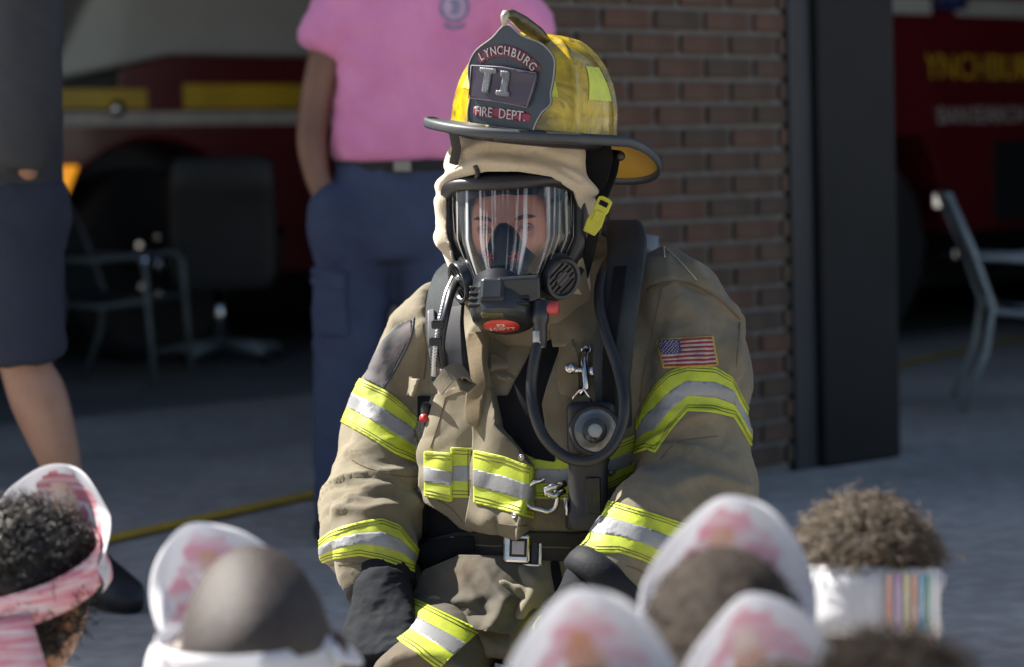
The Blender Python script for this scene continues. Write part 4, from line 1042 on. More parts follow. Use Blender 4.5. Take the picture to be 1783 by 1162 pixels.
# ---- face mask
m_rubber = mat('mask_rubber', (0.012, 0.013, 0.015), rough=0.42, col2=(0.009, 0.009, 0.011), vscale=30, bump=.15, bscale=120)
m_rubber2 = mat('mask_plastic', (0.018, 0.021, 0.026), rough=0.3, col2=(0.012, 0.014, 0.017), vscale=20, bump=.08, bscale=200)
def glass_mat():
    m = bpy.data.materials.new('lens_polycarbonate'); m.use_nodes = True; n = m.node_tree.nodes; l = m.node_tree.links; n.remove(n['Principled BSDF'])
    tr = n.new('ShaderNodeBsdfTransparent'); tr.inputs[0].default_value = (.90, .91, .90, 1)
    gl = n.new('ShaderNodeBsdfGlossy'); gl.inputs['Roughness'].default_value = 0.04
    df = n.new('ShaderNodeBsdfDiffuse'); df.inputs[0].default_value = (.75, .76, .78, 1)
    fr = n.new('ShaderNodeFresnel'); fr.inputs['IOR'].default_value = 1.5
    tc = n.new('ShaderNodeTexCoord'); mp = n.new('ShaderNodeMapping'); mp.inputs['Scale'].default_value = (30, .55, 1)
    nz = n.new('ShaderNodeTexNoise'); nz.inputs['Scale'].default_value = 1; nz.inputs['Detail'].default_value = 3; nz.inputs['Distortion'].default_value = .25
    l.new(tc.outputs['UV'], mp.inputs[0]); l.new(mp.outputs[0], nz.inputs['Vector'])
    bp = n.new('ShaderNodeBump'); bp.inputs['Strength'].default_value = .22; bp.inputs['Distance'].default_value = .002
    l.new(nz.outputs['Fac'], bp.inputs['Height']); l.new(bp.outputs[0], gl.inputs['Normal']); l.new(bp.outputs[0], fr.inputs['Normal'])
    rp = n.new('ShaderNodeMapRange'); rp.inputs['From Min'].default_value = .53; rp.inputs['From Max'].default_value = .70; rp.inputs['To Max'].default_value = .60; rp.inputs['To Min'].default_value = 0.0  # pale diffuse streaks painted in to stand for reflections on the lens
    l.new(nz.outputs['Fac'], rp.inputs['Value'])
    m1 = n.new('ShaderNodeMixShader'); m2 = n.new('ShaderNodeMixShader')
    l.new(rp.outputs[0], m1.inputs[0]); l.new(tr.outputs[0], m1.inputs[1]); l.new(df.outputs[0], m1.inputs[2])
    l.new(fr.outputs[0], m2.inputs[0]); l.new(m1.outputs[0], m2.inputs[1]); l.new(gl.outputs[0], m2.inputs[2])
    l.new(m2.outputs[0], n['Material Output'].inputs['Surface']); return m
m_lens = glass_mat()
def lens_pt(u, t, inset=0.0):
    th = u * rad(84)
    w = (.103 - .004 * t) if t < .5 else .101 - .042 * ((t - .5) / .5) ** 1.2
    D = .056 + .066 * t; f0 = .044 - .004 * t - .022 * (u * u) * (1 - t)
    z = .078 - .158 * t - .030 * (abs(u) ** 4) * (1 - t)
    return HM @ Vector((.004 + (w - inset) * math.sin(th), f0 + (D - inset) * math.cos(th), z))
V = []; F = []; NU, NT = 40, 22
for i in range(NT + 1):
    for j in range(NU + 1): V.append(lens_pt(-1 + 2 * j / NU, i / NT))
for i in range(NT):
    for j in range(NU): a = i * (NU + 1) + j; F.append((a, a + NU + 1, a + NU + 2, a + 1))
# mask frame: rubber seal round the lens, with the lens, ports and regulator as its pieces
rim = [(-1 + .06 * k, 0.0) for k in range(34)]
rim = [(u, 0.0) for u in np.linspace(-1, 1, 30)] + [(1.0, t) for t in np.linspace(.04, 1, 18)] + [(u, 1.0) for u in np.linspace(1, -1, 20)][1:] + [(-1.0, t) for t in np.linspace(1, .04, 18)][1:]
mk = MB()
cen = HM @ Vector((.004, .0, 0)); back = HM.to_3x3() @ Vector((0, -1, 0))
RV = []; nr = len(rim)
prof6 = [(-.006, .004), (-.002, .011), (.008, .012), (.016, .006), (.021, -.010), (.020, -.045), (.006, -.045), (-.004, -.008)]
for (u, t) in rim:
    p = lens_pt(u, t); o_ = p - cen; o_ = o_ - back * o_.dot(back); o_ = o_.normalized()
    # outward from the face at the rim, forward
    for (a, b) in prof6: RV.append(p + o_ * a * 1.0 - back * b)
RF = []
for i in range(nr):
    k = (i + 1) % nr
    for j in range(8): RF.append((i * 8 + j, i * 8 + (j + 1) % 8, k * 8 + (j + 1) % 8, k * 8 + j))
mask = mesh_obj('face_mask', RV, RF, m_rubber, person); mask['label'] = 'black breathing mask with a wide clear lens and regulator'
lens = mesh_obj('mask_lens', V, F, m_lens, mask)
uvl = lens.data.uv_layers.new(name='uv')
for lp in lens.data.loops:
    vi = lp.vertex_index; uvl.data[lp.index].uv = ((vi % (NU + 1)) / NU, (vi // (NU + 1)) / NT)
# inner face seal: rubber skirt from the lens rim in to the face
SV = []; 
for (u, t) in rim:
    p = lens_pt(u, t); L_ = HM.inverted() @ p
    for f in (0, .25, .5, .75, 1.0):
        k = 1 - f * (.36 if abs(u) > .9 else .30); SV.append(HM @ Vector((L_.x * k, L_.y + (.062 - L_.y) * f ** .7 if abs(u) > .9 else L_.y + (.080 - L_.y) * f ** .7, L_.z * (1 - .22 * f) )))
SF = []
for i in range(nr):
    k = (i + 1) % nr
    for j in range(4): SF.append((i * 5 + j, i * 5 + j + 1, k * 5 + j + 1, k * 5 + j))
mesh_obj('face_seal', SV, SF, m_rubber, mask)
# nose cup inside
secs = []
for (z, w, f, d) in ((.020, .008, .105, .02), (.012, .016, .108, .03), (-.005, .026, .108, .04), (-.03, .040, .110, .05), (-.055, .052, .112, .055), (-.075, .055, .112, .06), (-.088, .045, .112, .06)):
    secs.append((HM @ Vector((.0, f - .012 - d * .5, z)), HR @ Vector((w, 0, 0)), HR @ Vector((0, d, 0))))
V, F = rings(secs, 28, power=2.2); mesh_obj('nose_cup', V, F, m_rubber, mask)
m_valve = mat('valve_red', (0.55, 0.05, 0.03), rough=0.45)
for sx in (-1, 1):
    c = HM @ Vector((sx * .021, .124, -.030)); ax = HR @ Vector((sx * .45, .9, .1))
    for k in range(8):
        a = 2 * math.pi * k / 8; M = frame(c, ax)
        pt = M @ Vector((.0065 * math.cos(a), .0065 * math.sin(a), .001)); tdir = M.to_3x3() @ Vector((math.cos(a), math.sin(a), 0))
        MB().box(pt, (.0075, .0028, .002), Matrix((tdir, M.to_3x3() @ Vector((-math.sin(a), math.cos(a), 0)), M.to_3x3() @ Vector((0, 0, 1)))).transposed()).build('valve', m_valve, mask)
# side ports
def port(cx, f, z, ax, r):
    M = frame(HM @ Vector((cx, f, z)), HR @ Vector(ax))
    o = MB().lathe([(r * 1.15, -.028), (r * 1.15, -.008), (r, -.004), (r, .008), (r * .95, .011), (r * .8, .010), (r * .74, .006), (.4 * r, .006), (.35 * r, .009), (.0001, .009)], M, 32, False).build('voice_port', m_rubber2, mask, True); sharp(o, 40)
    for k in range(5):
        y = (-.5 + .25 * k) * r; hw = math.sqrt(max(0, .49 * r * r - y * y))
        MB().box(M @ Vector((0, y, .0075)), (2 * hw, .0025, .003), M.to_3x3()).build('grille_bar', m_rubber, mask)
port(.083, .088, -.072, (.72, .68, -.12), .034); port(-.074, .088, -.072, (-.80, .58, -.12), .034)
# regulator
RM = frame(HM @ Vector((.0, .118, -.092)), HR @ Vector((.0, .56, -.83)), HR @ Vector((1, 0, 0)))
ro = MB().lathe([(.046, -.030), (.052, -.022), (.052, -.006), (.055, -.004), (.056, .006), (.054, .009), (.054, .030), (.049, .044), (.040, .050), (.038, .0505), (.0001, .0505)], RM, 48, False).build('regulator', m_rubber2, mask, True); sharp(ro, 30)
def reg_box(x, y, z, sx, sy, sz, m, name, bv=.003):
    o = MB().box(RM @ Vector((x, y, z)), (sx, sy, sz), RM.to_3x3()).build(name, m, ro); bevel(o, bv, 3); return o
reg_box(-.008, .048, .015, .040, .022, .040, m_rubber2, 'release_button', .006)
m_amber_d = mat('smoked_window', (0.10, 0.09, 0.02), rough=0.1, coat=.8)
reg_box(-.010, .035, .044, .036, .012, .016, m_amber_d, 'window', .003)
for k in range(4):
    for sx in (-1, 1):
        a = rad(90 + sx * (42 + 0)); z = .004 + .010 * k
        reg_box(math.cos(a) * .052, math.sin(a) * .052, z, .026, .010, .0045, m_rubber, 'grip_rib', .0015)
m_label = mat('red_label', (0.55, 0.045, 0.03), rough=0.35, vscale=30)
m_lwhite = mat('label_white', (0.7, 0.66, 0.64), rough=0.5)
lb = MB().lathe([(.029, 0), (.029, .0015), (.0001, .0018)], RM @ Matrix.Translation((-.004, -.004, .0502)) @ Matrix.Diagonal((1, .8, 1, 1)), 32, False).build('red_badge', m_label, ro, True)
V, F = text_geo('SCOTT', .0125, .0006, 1.1)
LM = RM @ Matrix.Translation((-.004, -.012, .0524))
MB().add([LM @ v for v in V], F).build('lettering', m_lwhite, ro)
for (w, h, z, mm_) in ((.012, .009, .0, m_lwhite), (.006, .004, .0006, m_label)):
    MB().box(LM @ Vector((0, .0125, z - .0003)), (w, h, .0006), LM.to_3x3()).build('emblem', mm_, ro)
bkt = MB().box(HM @ Vector((.030, .150, -.077)), (.066, .030, .040), HR @ Matrix.Rotation(rad(-8), 3, 'Z')).build('mount_bracket', m_rubber2, mask); bevel(bkt, .005, 3)
# purge knob (red) with its stem, hose swivel
kb = W(958, 537, 3.735)
o = MB().lathe([(.0085, -.014), (.0105, -.012), (.0105, .010), (.009, .013), (.0001, .0135)], frame(kb, Vector((1, -.25, .05))), 20, False).build('purge_knob', mat('knob_red', (0.50, 0.06, 0.06), rough=.4), mask, True)
MB().tube([W(918, 530, 3.77), W(945, 537, 3.74)], .010, 14).build('knob_stem', m_rubber2, mask, True)
MB().lathe([(.013, -.02), (.0135, .012), (.011, .018), (.0105, .05), (.011, .052)], frame(W(941, 545, 3.735), Vector((-.04, 0, -1))), 18).build('hose_swivel', m_rubber2, mask, True)
m_clearcuff = mat('hose_collar', (0.28, 0.29, 0.30), rough=0.25, metal=.8)
MB().lathe([(.0105, 0), (.0108, .001), (.0108, .026), (.0105, .027)], frame(W(938, 575, 3.735), Vector((-.04, 0, -1))), 18).build('hose_collar', m_clearcuff, mask, True)
hose = catmull([(939,590,3.735), (930,630,3.725), (925,680,3.72), (932,725,3.705), (950,765,3.695), (985,796,3.685), (1025,803,3.68), (1062,783,3.68), (1083,740,3.69), (1086,695,3.70), (1075,640,3.73), (1056,585,3.755), (1044,535,3.78), (1046,490,3.82), (1060,455,3.88)], 8)
V, F = tube([W(*q) for q in hose], .0088, 16); hz = mesh_obj('air_hose', V, F, m_rubber, person); hz['label'] = 'black rubber air hose looping down from the regulator'
# head straps of the mask on the hood
ribbon('mask_strap', [W(1000,452,3.82), W(1014,440,3.86), W(1026,425,3.92), W(1030,410,3.98)], .008, m_rubber, mask, Vector((-.3, -.4, .8)), .004)
ribbon('mask_strap', [W(985,505,3.80), W(1005,480,3.82), W(1020,455,3.87)], .006, m_rubber, mask, Vector((-.3, -.4, .8)), .004)

# ---------------------------------------------------------------- helmet
m_hyel = mat('helmet_yellow', (0.62, 0.44, 0.008), rough=0.28, col2=(0.50, 0.33, 0.006), vscale=6, vlo=.3, vhi=.6, coat=0.5, roughvar=.12)
grime(m_hyel, (0.07, 0.055, 0.012), 8, 0.42, 0.60, 0.85)
grime(m_hyel, (0.03, 0.025, 0.01), 26, 0.54, 0.66, 0.7)
m_hyel2 = mat('helmet_yellow_under', (0.75, 0.43, 0.01), rough=0.35, coat=.3)
m_brim = mat('brim_edge_rubber', (0.042, 0.049, 0.056), rough=0.5, col2=(0.03, 0.034, 0.04), vscale=20)
m_shield = mat('shield_leather', (0.022, 0.038, 0.058), rough=0.4, col2=(0.016, 0.028, 0.044), vscale=16, bump=.2, bscale=260)
KM = rot_frame(W(930, 224, 3.875), rad(29), rad(3)) 
tilt = Matrix.Rotation(rad(8.3), 4, Vector((0, 1, 0)))
KM = Matrix.Translation(KM.translation) @ tilt @ Matrix.Translation(-KM.translation) @ KM
AF, AL, AH = .138, .122, .150
def dome_pt(az, h, extra=0.0):
    r = (1 - h ** 2.35) ** (1 / 2.2)
    rib = 0
    for c in range(6):
        dd = (az - c * math.pi / 3 + math.pi) % (2 * math.pi) - math.pi
        arc = dd * max(r, .15) * .13
        rib += .0062 * math.exp(-(arc / .0055) ** 2) * min(1, (1 - h) * 12)
        rib += .002 * math.exp(-(dd / .35) ** 2)
    k = 1 + (rib + extra) / .13
    return KM @ Vector((AL * r * math.sin(az) * k, AF * r * math.cos(az) * k, AH * h + (rib + extra) * h))
V = []; F = []; NA, NH = 192, 36
for i in range(NH + 1):
    h = math.sin(math.pi / 2 * i / NH) * .9995
    for j in range(NA): V.append(dome_pt(2 * math.pi * j / NA, h))
for i in range(NH):
    for j in range(NA): k = (j + 1) % NA; F.append((i * NA + j, i * NA + k, (i + 1) * NA + k, (i + 1) * NA + j))
F.append(tuple(range(NH * NA, (NH + 1) * NA)))
helmet = mesh_obj('helmet', V, F, m_hyel, person); helmet['label'] = 'scuffed yellow ribbed fire helmet with a dark front shield'
# brim
def brim_pt(az, s, dz=0.0):
    c = (1 - math.cos(az)) / 2                   # 0 front, 1 rear
    ext = .044 + .012 * math.sin(az) ** 2 * 0 + .066 * c ** 2.2
    rx, ry = AL + ext * s * .95, AF + ext * s
    z = -.006 * s - (.070 * max(0, c - .45) ** 1.5 * 2.4) * max(s, 0) ** 1.4 + .006 * math.sin(az) ** 2 * s * (1 - c)
    return KM @ Vector((rx * math.sin(az), ry * math.cos(az), z + dz))
def brim_skin(ss, dz, rev):
    V = []; F = []
    for s in ss:
        for j in range(96): V.append(brim_pt(2 * math.pi * j / 96, s, dz))
    for i in range(len(ss) - 1):
        for j in range(96):
            k = (j + 1) % 96; f = (i * 96 + j, i * 96 + k, (i + 1) * 96 + k, (i + 1) * 96 + j); F.append(f if rev else f[::-1])
    return V, F
ss = [-.05, .1, .3, .5, .7, .9, 1.0]
V, F = brim_skin(ss, .002, False); mesh_obj('brim_top', V, F, m_brim, helmet)
V, F = brim_skin(ss, -.003, True); mesh_obj('brim_underside', V, F, m_hyel2, helmet)
EV = []; EF = []
pr = [(1.0, .004), (1.06, .006), (1.10, .001), (1.10, -.006), (1.06, -.010), (.98, -.009), (.97, -.004)]
for j in range(128):
    az = 2 * math.pi * j / 128
    for (s, dz) in pr:
        ex = .044 + .066 * ((1 - math.cos(az)) / 2) ** 2.2; EV.append(brim_pt(az, 1 + (s - 1) * .06 / ex, dz))
n_ = len(pr)
for j in range(128):
    k = (j + 1) % 128
    for q in range(n_): EF.append((j * n_ + q, k * n_ + q, k * n_ + (q + 1) % n_, j * n_ + (q + 1) % n_))
mesh_obj('brim_edge', EV, EF, m_brim, helmet)
# reflective trapezoids on the shell
m_tet = mat('lime_reflector', (0.62, 0.70, 0.06), rough=.4, col2=(.5, .55, .08), vscale=20)
grime(m_tet, (.1, .1, .03), 25, .55, .72, .7)
for c0 in range(6):
    if c0 in (): continue
    a0 = (c0 + .5) * math.pi / 3
    V = []; F = []
    for i in range(7):
        h = .36 + .34 * i / 6; wd = .30 - .10 * i / 6
        for j in range(7): V.append(dome_pt(a0 + wd * (-1 + j / 3), h, .0012))
    for i in range(6):
        for j in range(6): F.append((i * 7 + j, i * 7 + j + 1, (i + 1) * 7 + j + 1, (i + 1) * 7 + j))
    mesh_obj('reflector', V, F, m_tet, helmet)
# shield: leather plate, outline measured in its own plane
e1 = np.array([math.cos(rad(7.2)), math.sin(rad(7.2))]); e2 = np.array([math.sin(rad(7.2)), -math.cos(rad(7.2))])
SC = np.array([880., 140.])
def sh2(px, py): d = np.array([px, py]) - SC; return (float(d @ e1) / (1118 * .89), float(d @ e2) / 1118)
SHX, SHZ = 0.0, 0.0
def sh3(lat, up, off=0.0):
    up2 = up + SHZ; lat2 = lat + SHX
    return KM @ Vector((lat2, .164 + .010 * max(0, up) / .1 - .06 * max(0, -up - .03) - 1.6 * lat * lat + off, .077 + up2))
for _ in range(4):
    _q = PX([tuple(sh3(0, 0))])[0]; _d = SC - _q; SHX += float(_d @ e1) / (1118 * .89); SHZ += float(_d @ e2) / 1118
outl = catmull([sh2(*p) for p in [(807,210),(808,190),(813,170),(814,150),(811,128),(816,106),(832,86),(862,68),(890,46),(915,66),(945,80),(962,104),(960,132),(953,162),(952,182),(938,196),(928,212),(922,226)]], 4)
Pl = [tuple(p) for p in outl]
def plate(poly, off, th, name, m, parent, step=.005, rnd=0):
    poly = np.array(poly); x0, y0 = poly.min(0) - step; x1, y1 = poly.max(0) + step
    nx, ny = int((x1 - x0) / step) + 2, int((y1 - y0) / step) + 2
    G = np.array([(x0 + i * step, y0 + j * step) for j in range(ny) for i in range(nx)])
    T = np.array([t for j in range(ny - 1) for i in range(nx - 1) for t in ((j * nx + i, j * nx + i + 1, (j + 1) * nx + i), (j * nx + i + 1, (j + 1) * nx + i + 1, (j + 1) * nx + i))])
    A, T = clip(G, T, sdf_poly(G, poly))
    fn = np.array(KM.to_3x3() @ Vector((0, 1, 0)))
    P = np.array([tuple(sh3(a, b, off)) for a, b in A]); AA = np.hstack([P, np.tile(fn, (len(P), 1))])
    V, F = shell(AA, T, 0.0, th); return mesh_obj(name, V, F, m, parent)
shield = plate(Pl, 0, .005, 'front_shield', m_shield, helmet); sharp(shield, 50)
m_maroon = mat('maroon_panel', (0.10, 0.018, 0.035), rough=.4, vscale=30); m_pan = mat('number_panel', (0.040, 0.032, 0.058), rough=.35, col2=(.032, .024, .045), vscale=20)
m_red2 = mat('red_panel', (0.20, 0.02, 0.05), rough=.45); m_white2 = mat('shield_letters', (0.42, 0.42, 0.44), rough=.5); m_num = mat('number_leather', (.11, .12, .14), rough=.5, bump=.5, bscale=400)
m_stw = mat('white_stitch', (.5, .48, .42), rough=.8)
V, F = tube([sh3(a, b, .001) for (a, b) in Pl], .0012, 6); mesh_obj('shield_piping', V, F, mat('piping_grey', (.25, .25, .24), rough=.5), helmet)
_tp = sh3(*sh2(891, 44), .004); _fw = KM.to_3x3() @ Vector((0, 1, 0)); _up = KM.to_3x3() @ Vector((0, 0, 1))
MB().tube([_tp + _up * .014 + _fw * .004, _tp + _up * .014 - _fw * .012, _tp + _up * .004 - _fw * .05, _tp - _up * .010 - _fw * .10, _tp - _up * .022 - _fw * .14], [.005, .009, .012, .012, .006], 10).build('finial', mat('finial_bronze', (.05, .045, .03), rough=.4, metal=.5, col2=(.14, .11, .05), vscale=60), helmet, True)
MB().tube([_tp + _up * .016 + _fw * .002, _tp + _up * .010 + _fw * .006, _tp - _up * .004 + _fw * .005], [.006, .0065, .004], 10).build('shield_clip', mat('clip_pale', (.4, .38, .32), rough=.4, metal=.3), helmet, True)
# number panel
npan = [sh2(*p) for p in [(824,113),(880,118),(937,130),(928,160),(918,187),(868,176),(816,168),(820,140)]]
plate(npan, .009, .008, 'number_panel', m_pan, helmet)
V, F = tube([sh3(a, b, .0095) for (a, b) in npan + npan[:1]], .0009, 6); mesh_obj('panel_piping', V, F, mat('piping_mauve', (.16, .14, .18), rough=.5), helmet)
def glyph(polys, name, m, off, th=.003):
    for pl in polys: plate([sh2(*p) for p in pl], off, th, name, m, helmet, .003)
glyph([[(842,117),(872,121),(871,129),(862,128),(854,162),(843,160),(850,127),(841,126)]], 'letter_t', m_num, .0125)
glyph([[(880,124),(895,126),(888,159),(893,160),(891,169),(868,166),(870,157),(877,158),(882,135),(878,134)]], 'numeral_one', m_num, .0125)
# red strip FIRE DEPT.
plate([sh2(*p) for p in [(820,183),(870,188),(921,197),(917,212),(866,205),(817,199)]], .001, .002, 'lettered_strip', m_red2, helmet)
def shield_text(s, size, cx, cy, rot, name, off, sx=1.0, m=None):
    V, F = text_geo(s, size, .0012, 1.0); c, sn = math.cos(rot), math.sin(rot); a0, b0 = sh2(cx, cy)
    mesh_obj(name, [sh3(a0 + (v.x * sx * c - v.y * sn), b0 + (v.x * sx * sn + v.y * c), off + v.z) for v in V], F, m or m_white2, helmet, False)
for s, cx in (('FIRE', 840), ('DEPT.', 890)): shield_text(s, .0215, cx, 193.5 + (cx - 840) * .135, rad(-1.0), 'lettering', .0035, .84)
# arched strip LYNCHBURG
arcc = np.array(sh2(872, 172)); R0_, R1_ = .064, .083
def arcp(a, r): return (arcc[0] + r * math.sin(a), arcc[1] + r * math.cos(a))
A0, A1 = rad(-40), rad(50)
plate([arcp(A0 + (A1 - A0) * i / 16, R1_) for i in range(17)] + [arcp(A1 + (A0 - A1) * i / 16, R0_) for i in range(17)], .001, .002, 'arched_strip', m_maroon, helmet, .004)
for i, ch_ in enumerate('LYNCHBURG'):
    a = A0 + rad(7) + (A1 - A0 - rad(14)) * i / 8; p = arcp(a, (R0_ + R1_) / 2 )
    V, F = text_geo(ch_, .0185, .0012); c, sn = math.cos(-a), math.sin(-a)
    mesh_obj('arched_letter', [sh3(p[0] + v.x * .85 * c - v.y * sn, p[1] + v.x * .85 * sn + v.y * c, .0035 + v.z) for v in V], F, m_white2, helmet, False)
# inner suspension, dark gap sheet and chin strap with yellow buckle
MB().tube([KM @ Vector((AL * .9 * math.sin(a), AF * .9 * math.cos(a), -.012)) for a in np.linspace(0, 2 * math.pi, 40)], .012, 8).build('head_band', m_black, helmet, True)
ribbon('chin_strap', [W(1068,262,3.86), W(1062,300,3.85), W(1052,335,3.83), W(1045,350,3.82)], [.013, .012, .009, .008], m_blackcloth, helmet, Vector((1, -.2, 0)), .006)
ribbon('chin_strap', [W(1034,405,3.81), W(1026,440,3.83), W(1018,470,3.86), W(1008,500,3.88)], .0085, m_blackcloth, helmet, Vector((1, -.2, .2)), .005)
ef = ribbon('brim_gap_dark', [W(1030,250,3.84), W(1035,280,3.83), W(1036,310,3.83), W(1038,338,3.84)], [.030, .030, .022, .010], m_blackcloth, helmet, Vector((1, -.35, 0)), .008)  # black sheet put in for the dark gap between helmet and hood
ribbon('inner_strap', [W(790,232,3.79), W(795,260,3.80), W(790,285,3.81)], .007, m_black, helmet, Vector((1, -.2, 0)), .005)
m_buck = mat('buckle_yellow', (0.42, 0.40, 0.01), rough=.35, coat=.3)
Mb = frame(W(1040, 377, 3.80), (CAMP - W(1040, 377, 3.8)).normalized(), W(1056, 345, 3.8) - W(1024, 410, 3.8))
bk = MB()
bk.prism([(-.030, -.010), (-.012, -.014), (.008, -.011), (.012, -.013), (.030, -.012), (.033, -.006), (.033, .006), (.030, .012), (.012, .012), (.008, .010), (-.012, .013), (-.030, .010)], Mb, .007)
bo = bk.build('buckle', m_buck, helmet); bevel(bo, .002, 2)
for (x, y, sx, sy) in ((0, 0, .018, .012), (.022, 0, .008, .014)):
    q = MB().box(Mb @ Vector((x, y, .0075)), (sx, sy, .004), Mb.to_3x3()).build('buckle_rib', m_buck if x == 0 else m_blackcloth, helmet); bevel(q, .001)
MB().lathe([(.006, -.004), (.008, 0), (.004, .003)], frame(W(1080, 272, 3.84), (0, -1, 0)), 14).build('bracket', m_black, helmet, True)

# ---------------------------------------------------------------- collar, harness, belt
V = []; 
cs = [(955,430,3.97,.088,.075), (955,470,3.96,.098,.085), (960,520,3.95,.115,.10), (968,565,3.96,.14,.12)]
colV, colF = [], []
for i, (px, py, d, a, b) in enumerate(catmull(cs, 5)):
    for j in range(41):
        t = rad(-78) + rad(250) * j / 40       # open at the front, photo's left
        wob = 1 + .05 * math.sin(t * 5 + i * .5) + .03 * math.sin(t * 11)
        colV.append(W(px, py, d) + TL * (a * math.cos(t) * wob) + TF * (-b * math.sin(t) * wob) + Vector((0, 0, -.03 * max(0, math.cos(t + .9)))))
m_ = len(colV) // 41
for i in range(m_ - 1):
    for j in range(40): a = i * 41 + j; colF.append((a, a + 1, a + 42, a + 41))
collar = mesh_obj('collar', colV, colF, m_coat, coat); so = collar.modifiers.new('t', 'SOLIDIFY'); so.thickness = .007; so.offset = 0
ap = thing  # keep name short
sr = ribbon('shoulder_strap', [W(*q) for q in catmull([(1070,745,3.80), (1068,690,3.785), (1066,640,3.78), (1071,580,3.785), (1080,520,3.80), (1088,465,3.85), (1092,425,3.91), (1086,398,3.99), (1080,396,4.07), (1076,430,4.14), (1070,520,4.17)], 4)], [.030] * 8 + [.033] * 33, m_navy, person, TL, .020)
sr['label'] = 'padded dark shoulder strap of the air pack beside the neck'; subd(sr, 1)
ribbon('strap_webbing', [W(*q) for q in catmull([(1060,740,3.785), (1060,690,3.77), (1060,640,3.765), (1064,580,3.77), (1072,520,3.785), (1080,465,3.835)], 4)], .010, m_blackcloth, sr, TL, .004)
sl = ribbon('shoulder_strap', [W(*q) for q in catmull([(786,660,3.80), (779,610,3.80), (774,560,3.825), (778,515,3.865), (788,484,3.92), (800,470,4.0), (806,470,4.08), (806,520,4.16)], 4)], .030, m_navy, person, TL, .014)
sl['label'] = 'dark shoulder strap of the air pack carrying a metal-wound hose'
decal('strap_plate', [(745,542),(757,540),(762,600),(768,650),(752,652),(746,600)], bvh_of([v.co for v in sl.data.vertices], [t for p_ in sl.data.polygons for t in ([tuple(p_.vertices)[:3]] if len(p_.vertices) == 3 else [(p_.vertices[0], p_.vertices[k], p_.vertices[k + 1]) for k in range(1, len(p_.vertices) - 1)])]), mat('grey_plate', (.12, .115, .12), rough=.4), sl, .003)
ribbon('grey_webbing', [W(*q) for q in ((795,655,3.785), (792,610,3.785), (790,565,3.80), (792,535,3.82))], .011, mat('grey_satin', (.13, .13, .135), rough=.35), sl, TL, .005)
coil = catmull([(756,654,3.775), (757,620,3.765), (762,580,3.765), (770,540,3.775), (779,508,3.80), (790,484,3.84)], 22)
V, F = tube([W(*q) for q in coil], [.0040 + .0016 * (i % 3 == 0) for i in range(len(coil))], 10); mesh_obj('metal_hose', V, F, mat('coil_steel', (.5, .5, .5), rough=.3, metal=1), sl)
V, F = tube([W(*q) for q in catmull([(775,650,3.775), (768,600,3.765), (776,550,3.765), (786,510,3.79), (797,486,3.84)], 6)], .0065, 10); mesh_obj('gauge_hose', V, F, m_rubber, sl)
MB().lathe([(.009, -.012), (.009, .012), (.006, .016)], frame(W(776, 655, 3.775), (0, 0, -1)), 14).build('hose_end', mat('maroon_end', (.08, .03, .03), rough=.5), sl, True)
for (x, y) in ((762, 565), (758, 595)):
    q = MB().box(W(x, y, 3.755), (.020, .012, .014)).build('hose_clip', m_black, sl); bevel(q, .003)
# pass alarm at the side
q = MB().box(W(743, 735, 3.92), (.018, .03, .065)).build('alarm_unit', m_black, person); bevel(q, .01, 3)
MB().lathe([(.007, 0), (.007, .006), (.0001, .008)], frame(W(739, 728, 3.904), (-.3, -1, 0)), 14, False).build('alarm_button', mat('button_red', (.5, .03, .03), rough=.4), q, True)
# air cylinder on the back
V, F = lathe([(.03, -.30), (.075, -.27), (.085, -.2), (.085, .12), (.07, .2), (.03, .25), (.025, .29)], frame(W(1085, 690, 4.27), (.16, 0, 1)), 28)
ac = mesh_obj('air_cylinder', V, F, mat('cylinder_grey', (.16, .18, .2), rough=.4), person)
# waist belt wraps the coat
belt = band('waist_belt', 0, curve_y([(600,955),(745,938),(800,926),(905,925),(1000,926),(1120,915)]), curve_y([(600,990),(745,980),(800,968),(880,974),(1000,978),(1120,962)]), m_web, .006, R0, person)
belt['label'] = 'black webbing waist belt with a metal seat-belt buckle'
cord([(810,946),(845,947),(878,949)], .0011, mat('belt_thread', (.18, .16, .1), rough=.9), 'belt_stitching', belt, CB, .0065, 5)
cord([(942,951),(965,951),(990,951)], .0011, MATS['belt_thread'], 'belt_stitching', belt, CB, .0065, 5)
bp_ = onsurf(907, 951, .014); bn = (CAMP - bp_).normalized(); BM_ = frame(bp_, bn, Vector((1, -.25, -.03)))
m_bk = mat('buckle_steel', (.55, .54, .53), rough=.16, metal=1.0, col2=(.45, .44, .42), vscale=50, roughvar=.06)
def bbox(x, y, z, sx, sy, sz, m, name, bv, rotm=None):
    o = MB().box(BM_ @ Vector((x, y, z)), (sx, sy, sz), BM_.to_3x3()).build(name, m, belt); bevel(o, bv, 3); return o
bbox(-.003, 0, 0, .044, .050, .014, m_bk, 'buckle', .006)
bbox(.026, 0, -.001, .012, .050, .012, m_black, 'buckle_slot', .003)
bbox(.034, 0, 0, .005, .052, .010, m_bk, 'buckle_bar', .002)
bbox(.006, -.026, -.004, .066, .006, .006, m_bk, 'buckle_foot', .002)
bbox(-.001, .001, .0062, .028, .030, .003, m_black, 'buckle_recess', .001)
bbox(-.001, .001, .0082, .020, .022, .003, mat('button_steel', (.42, .36, .34), rough=.3, metal=1), 'buckle_button', .001)
# dark pouch and straps at the belt's sides
ribbon('belt_strap', [onsurf(745, 985, .02), onsurf(770, 955, .022), onsurf(800, 945, .018), onsurf(830, 945, .010)], [.02, .018, .015, .012], m_blackcloth, belt, Vector((0, 0, 1)), .006)
decal('coat_lining', [(958,978),(972,978),(976,1000),(980,1030),(975,1062),(962,1068),(966,1030),(960,1000)], CB, m_blackcloth, coat, .003)

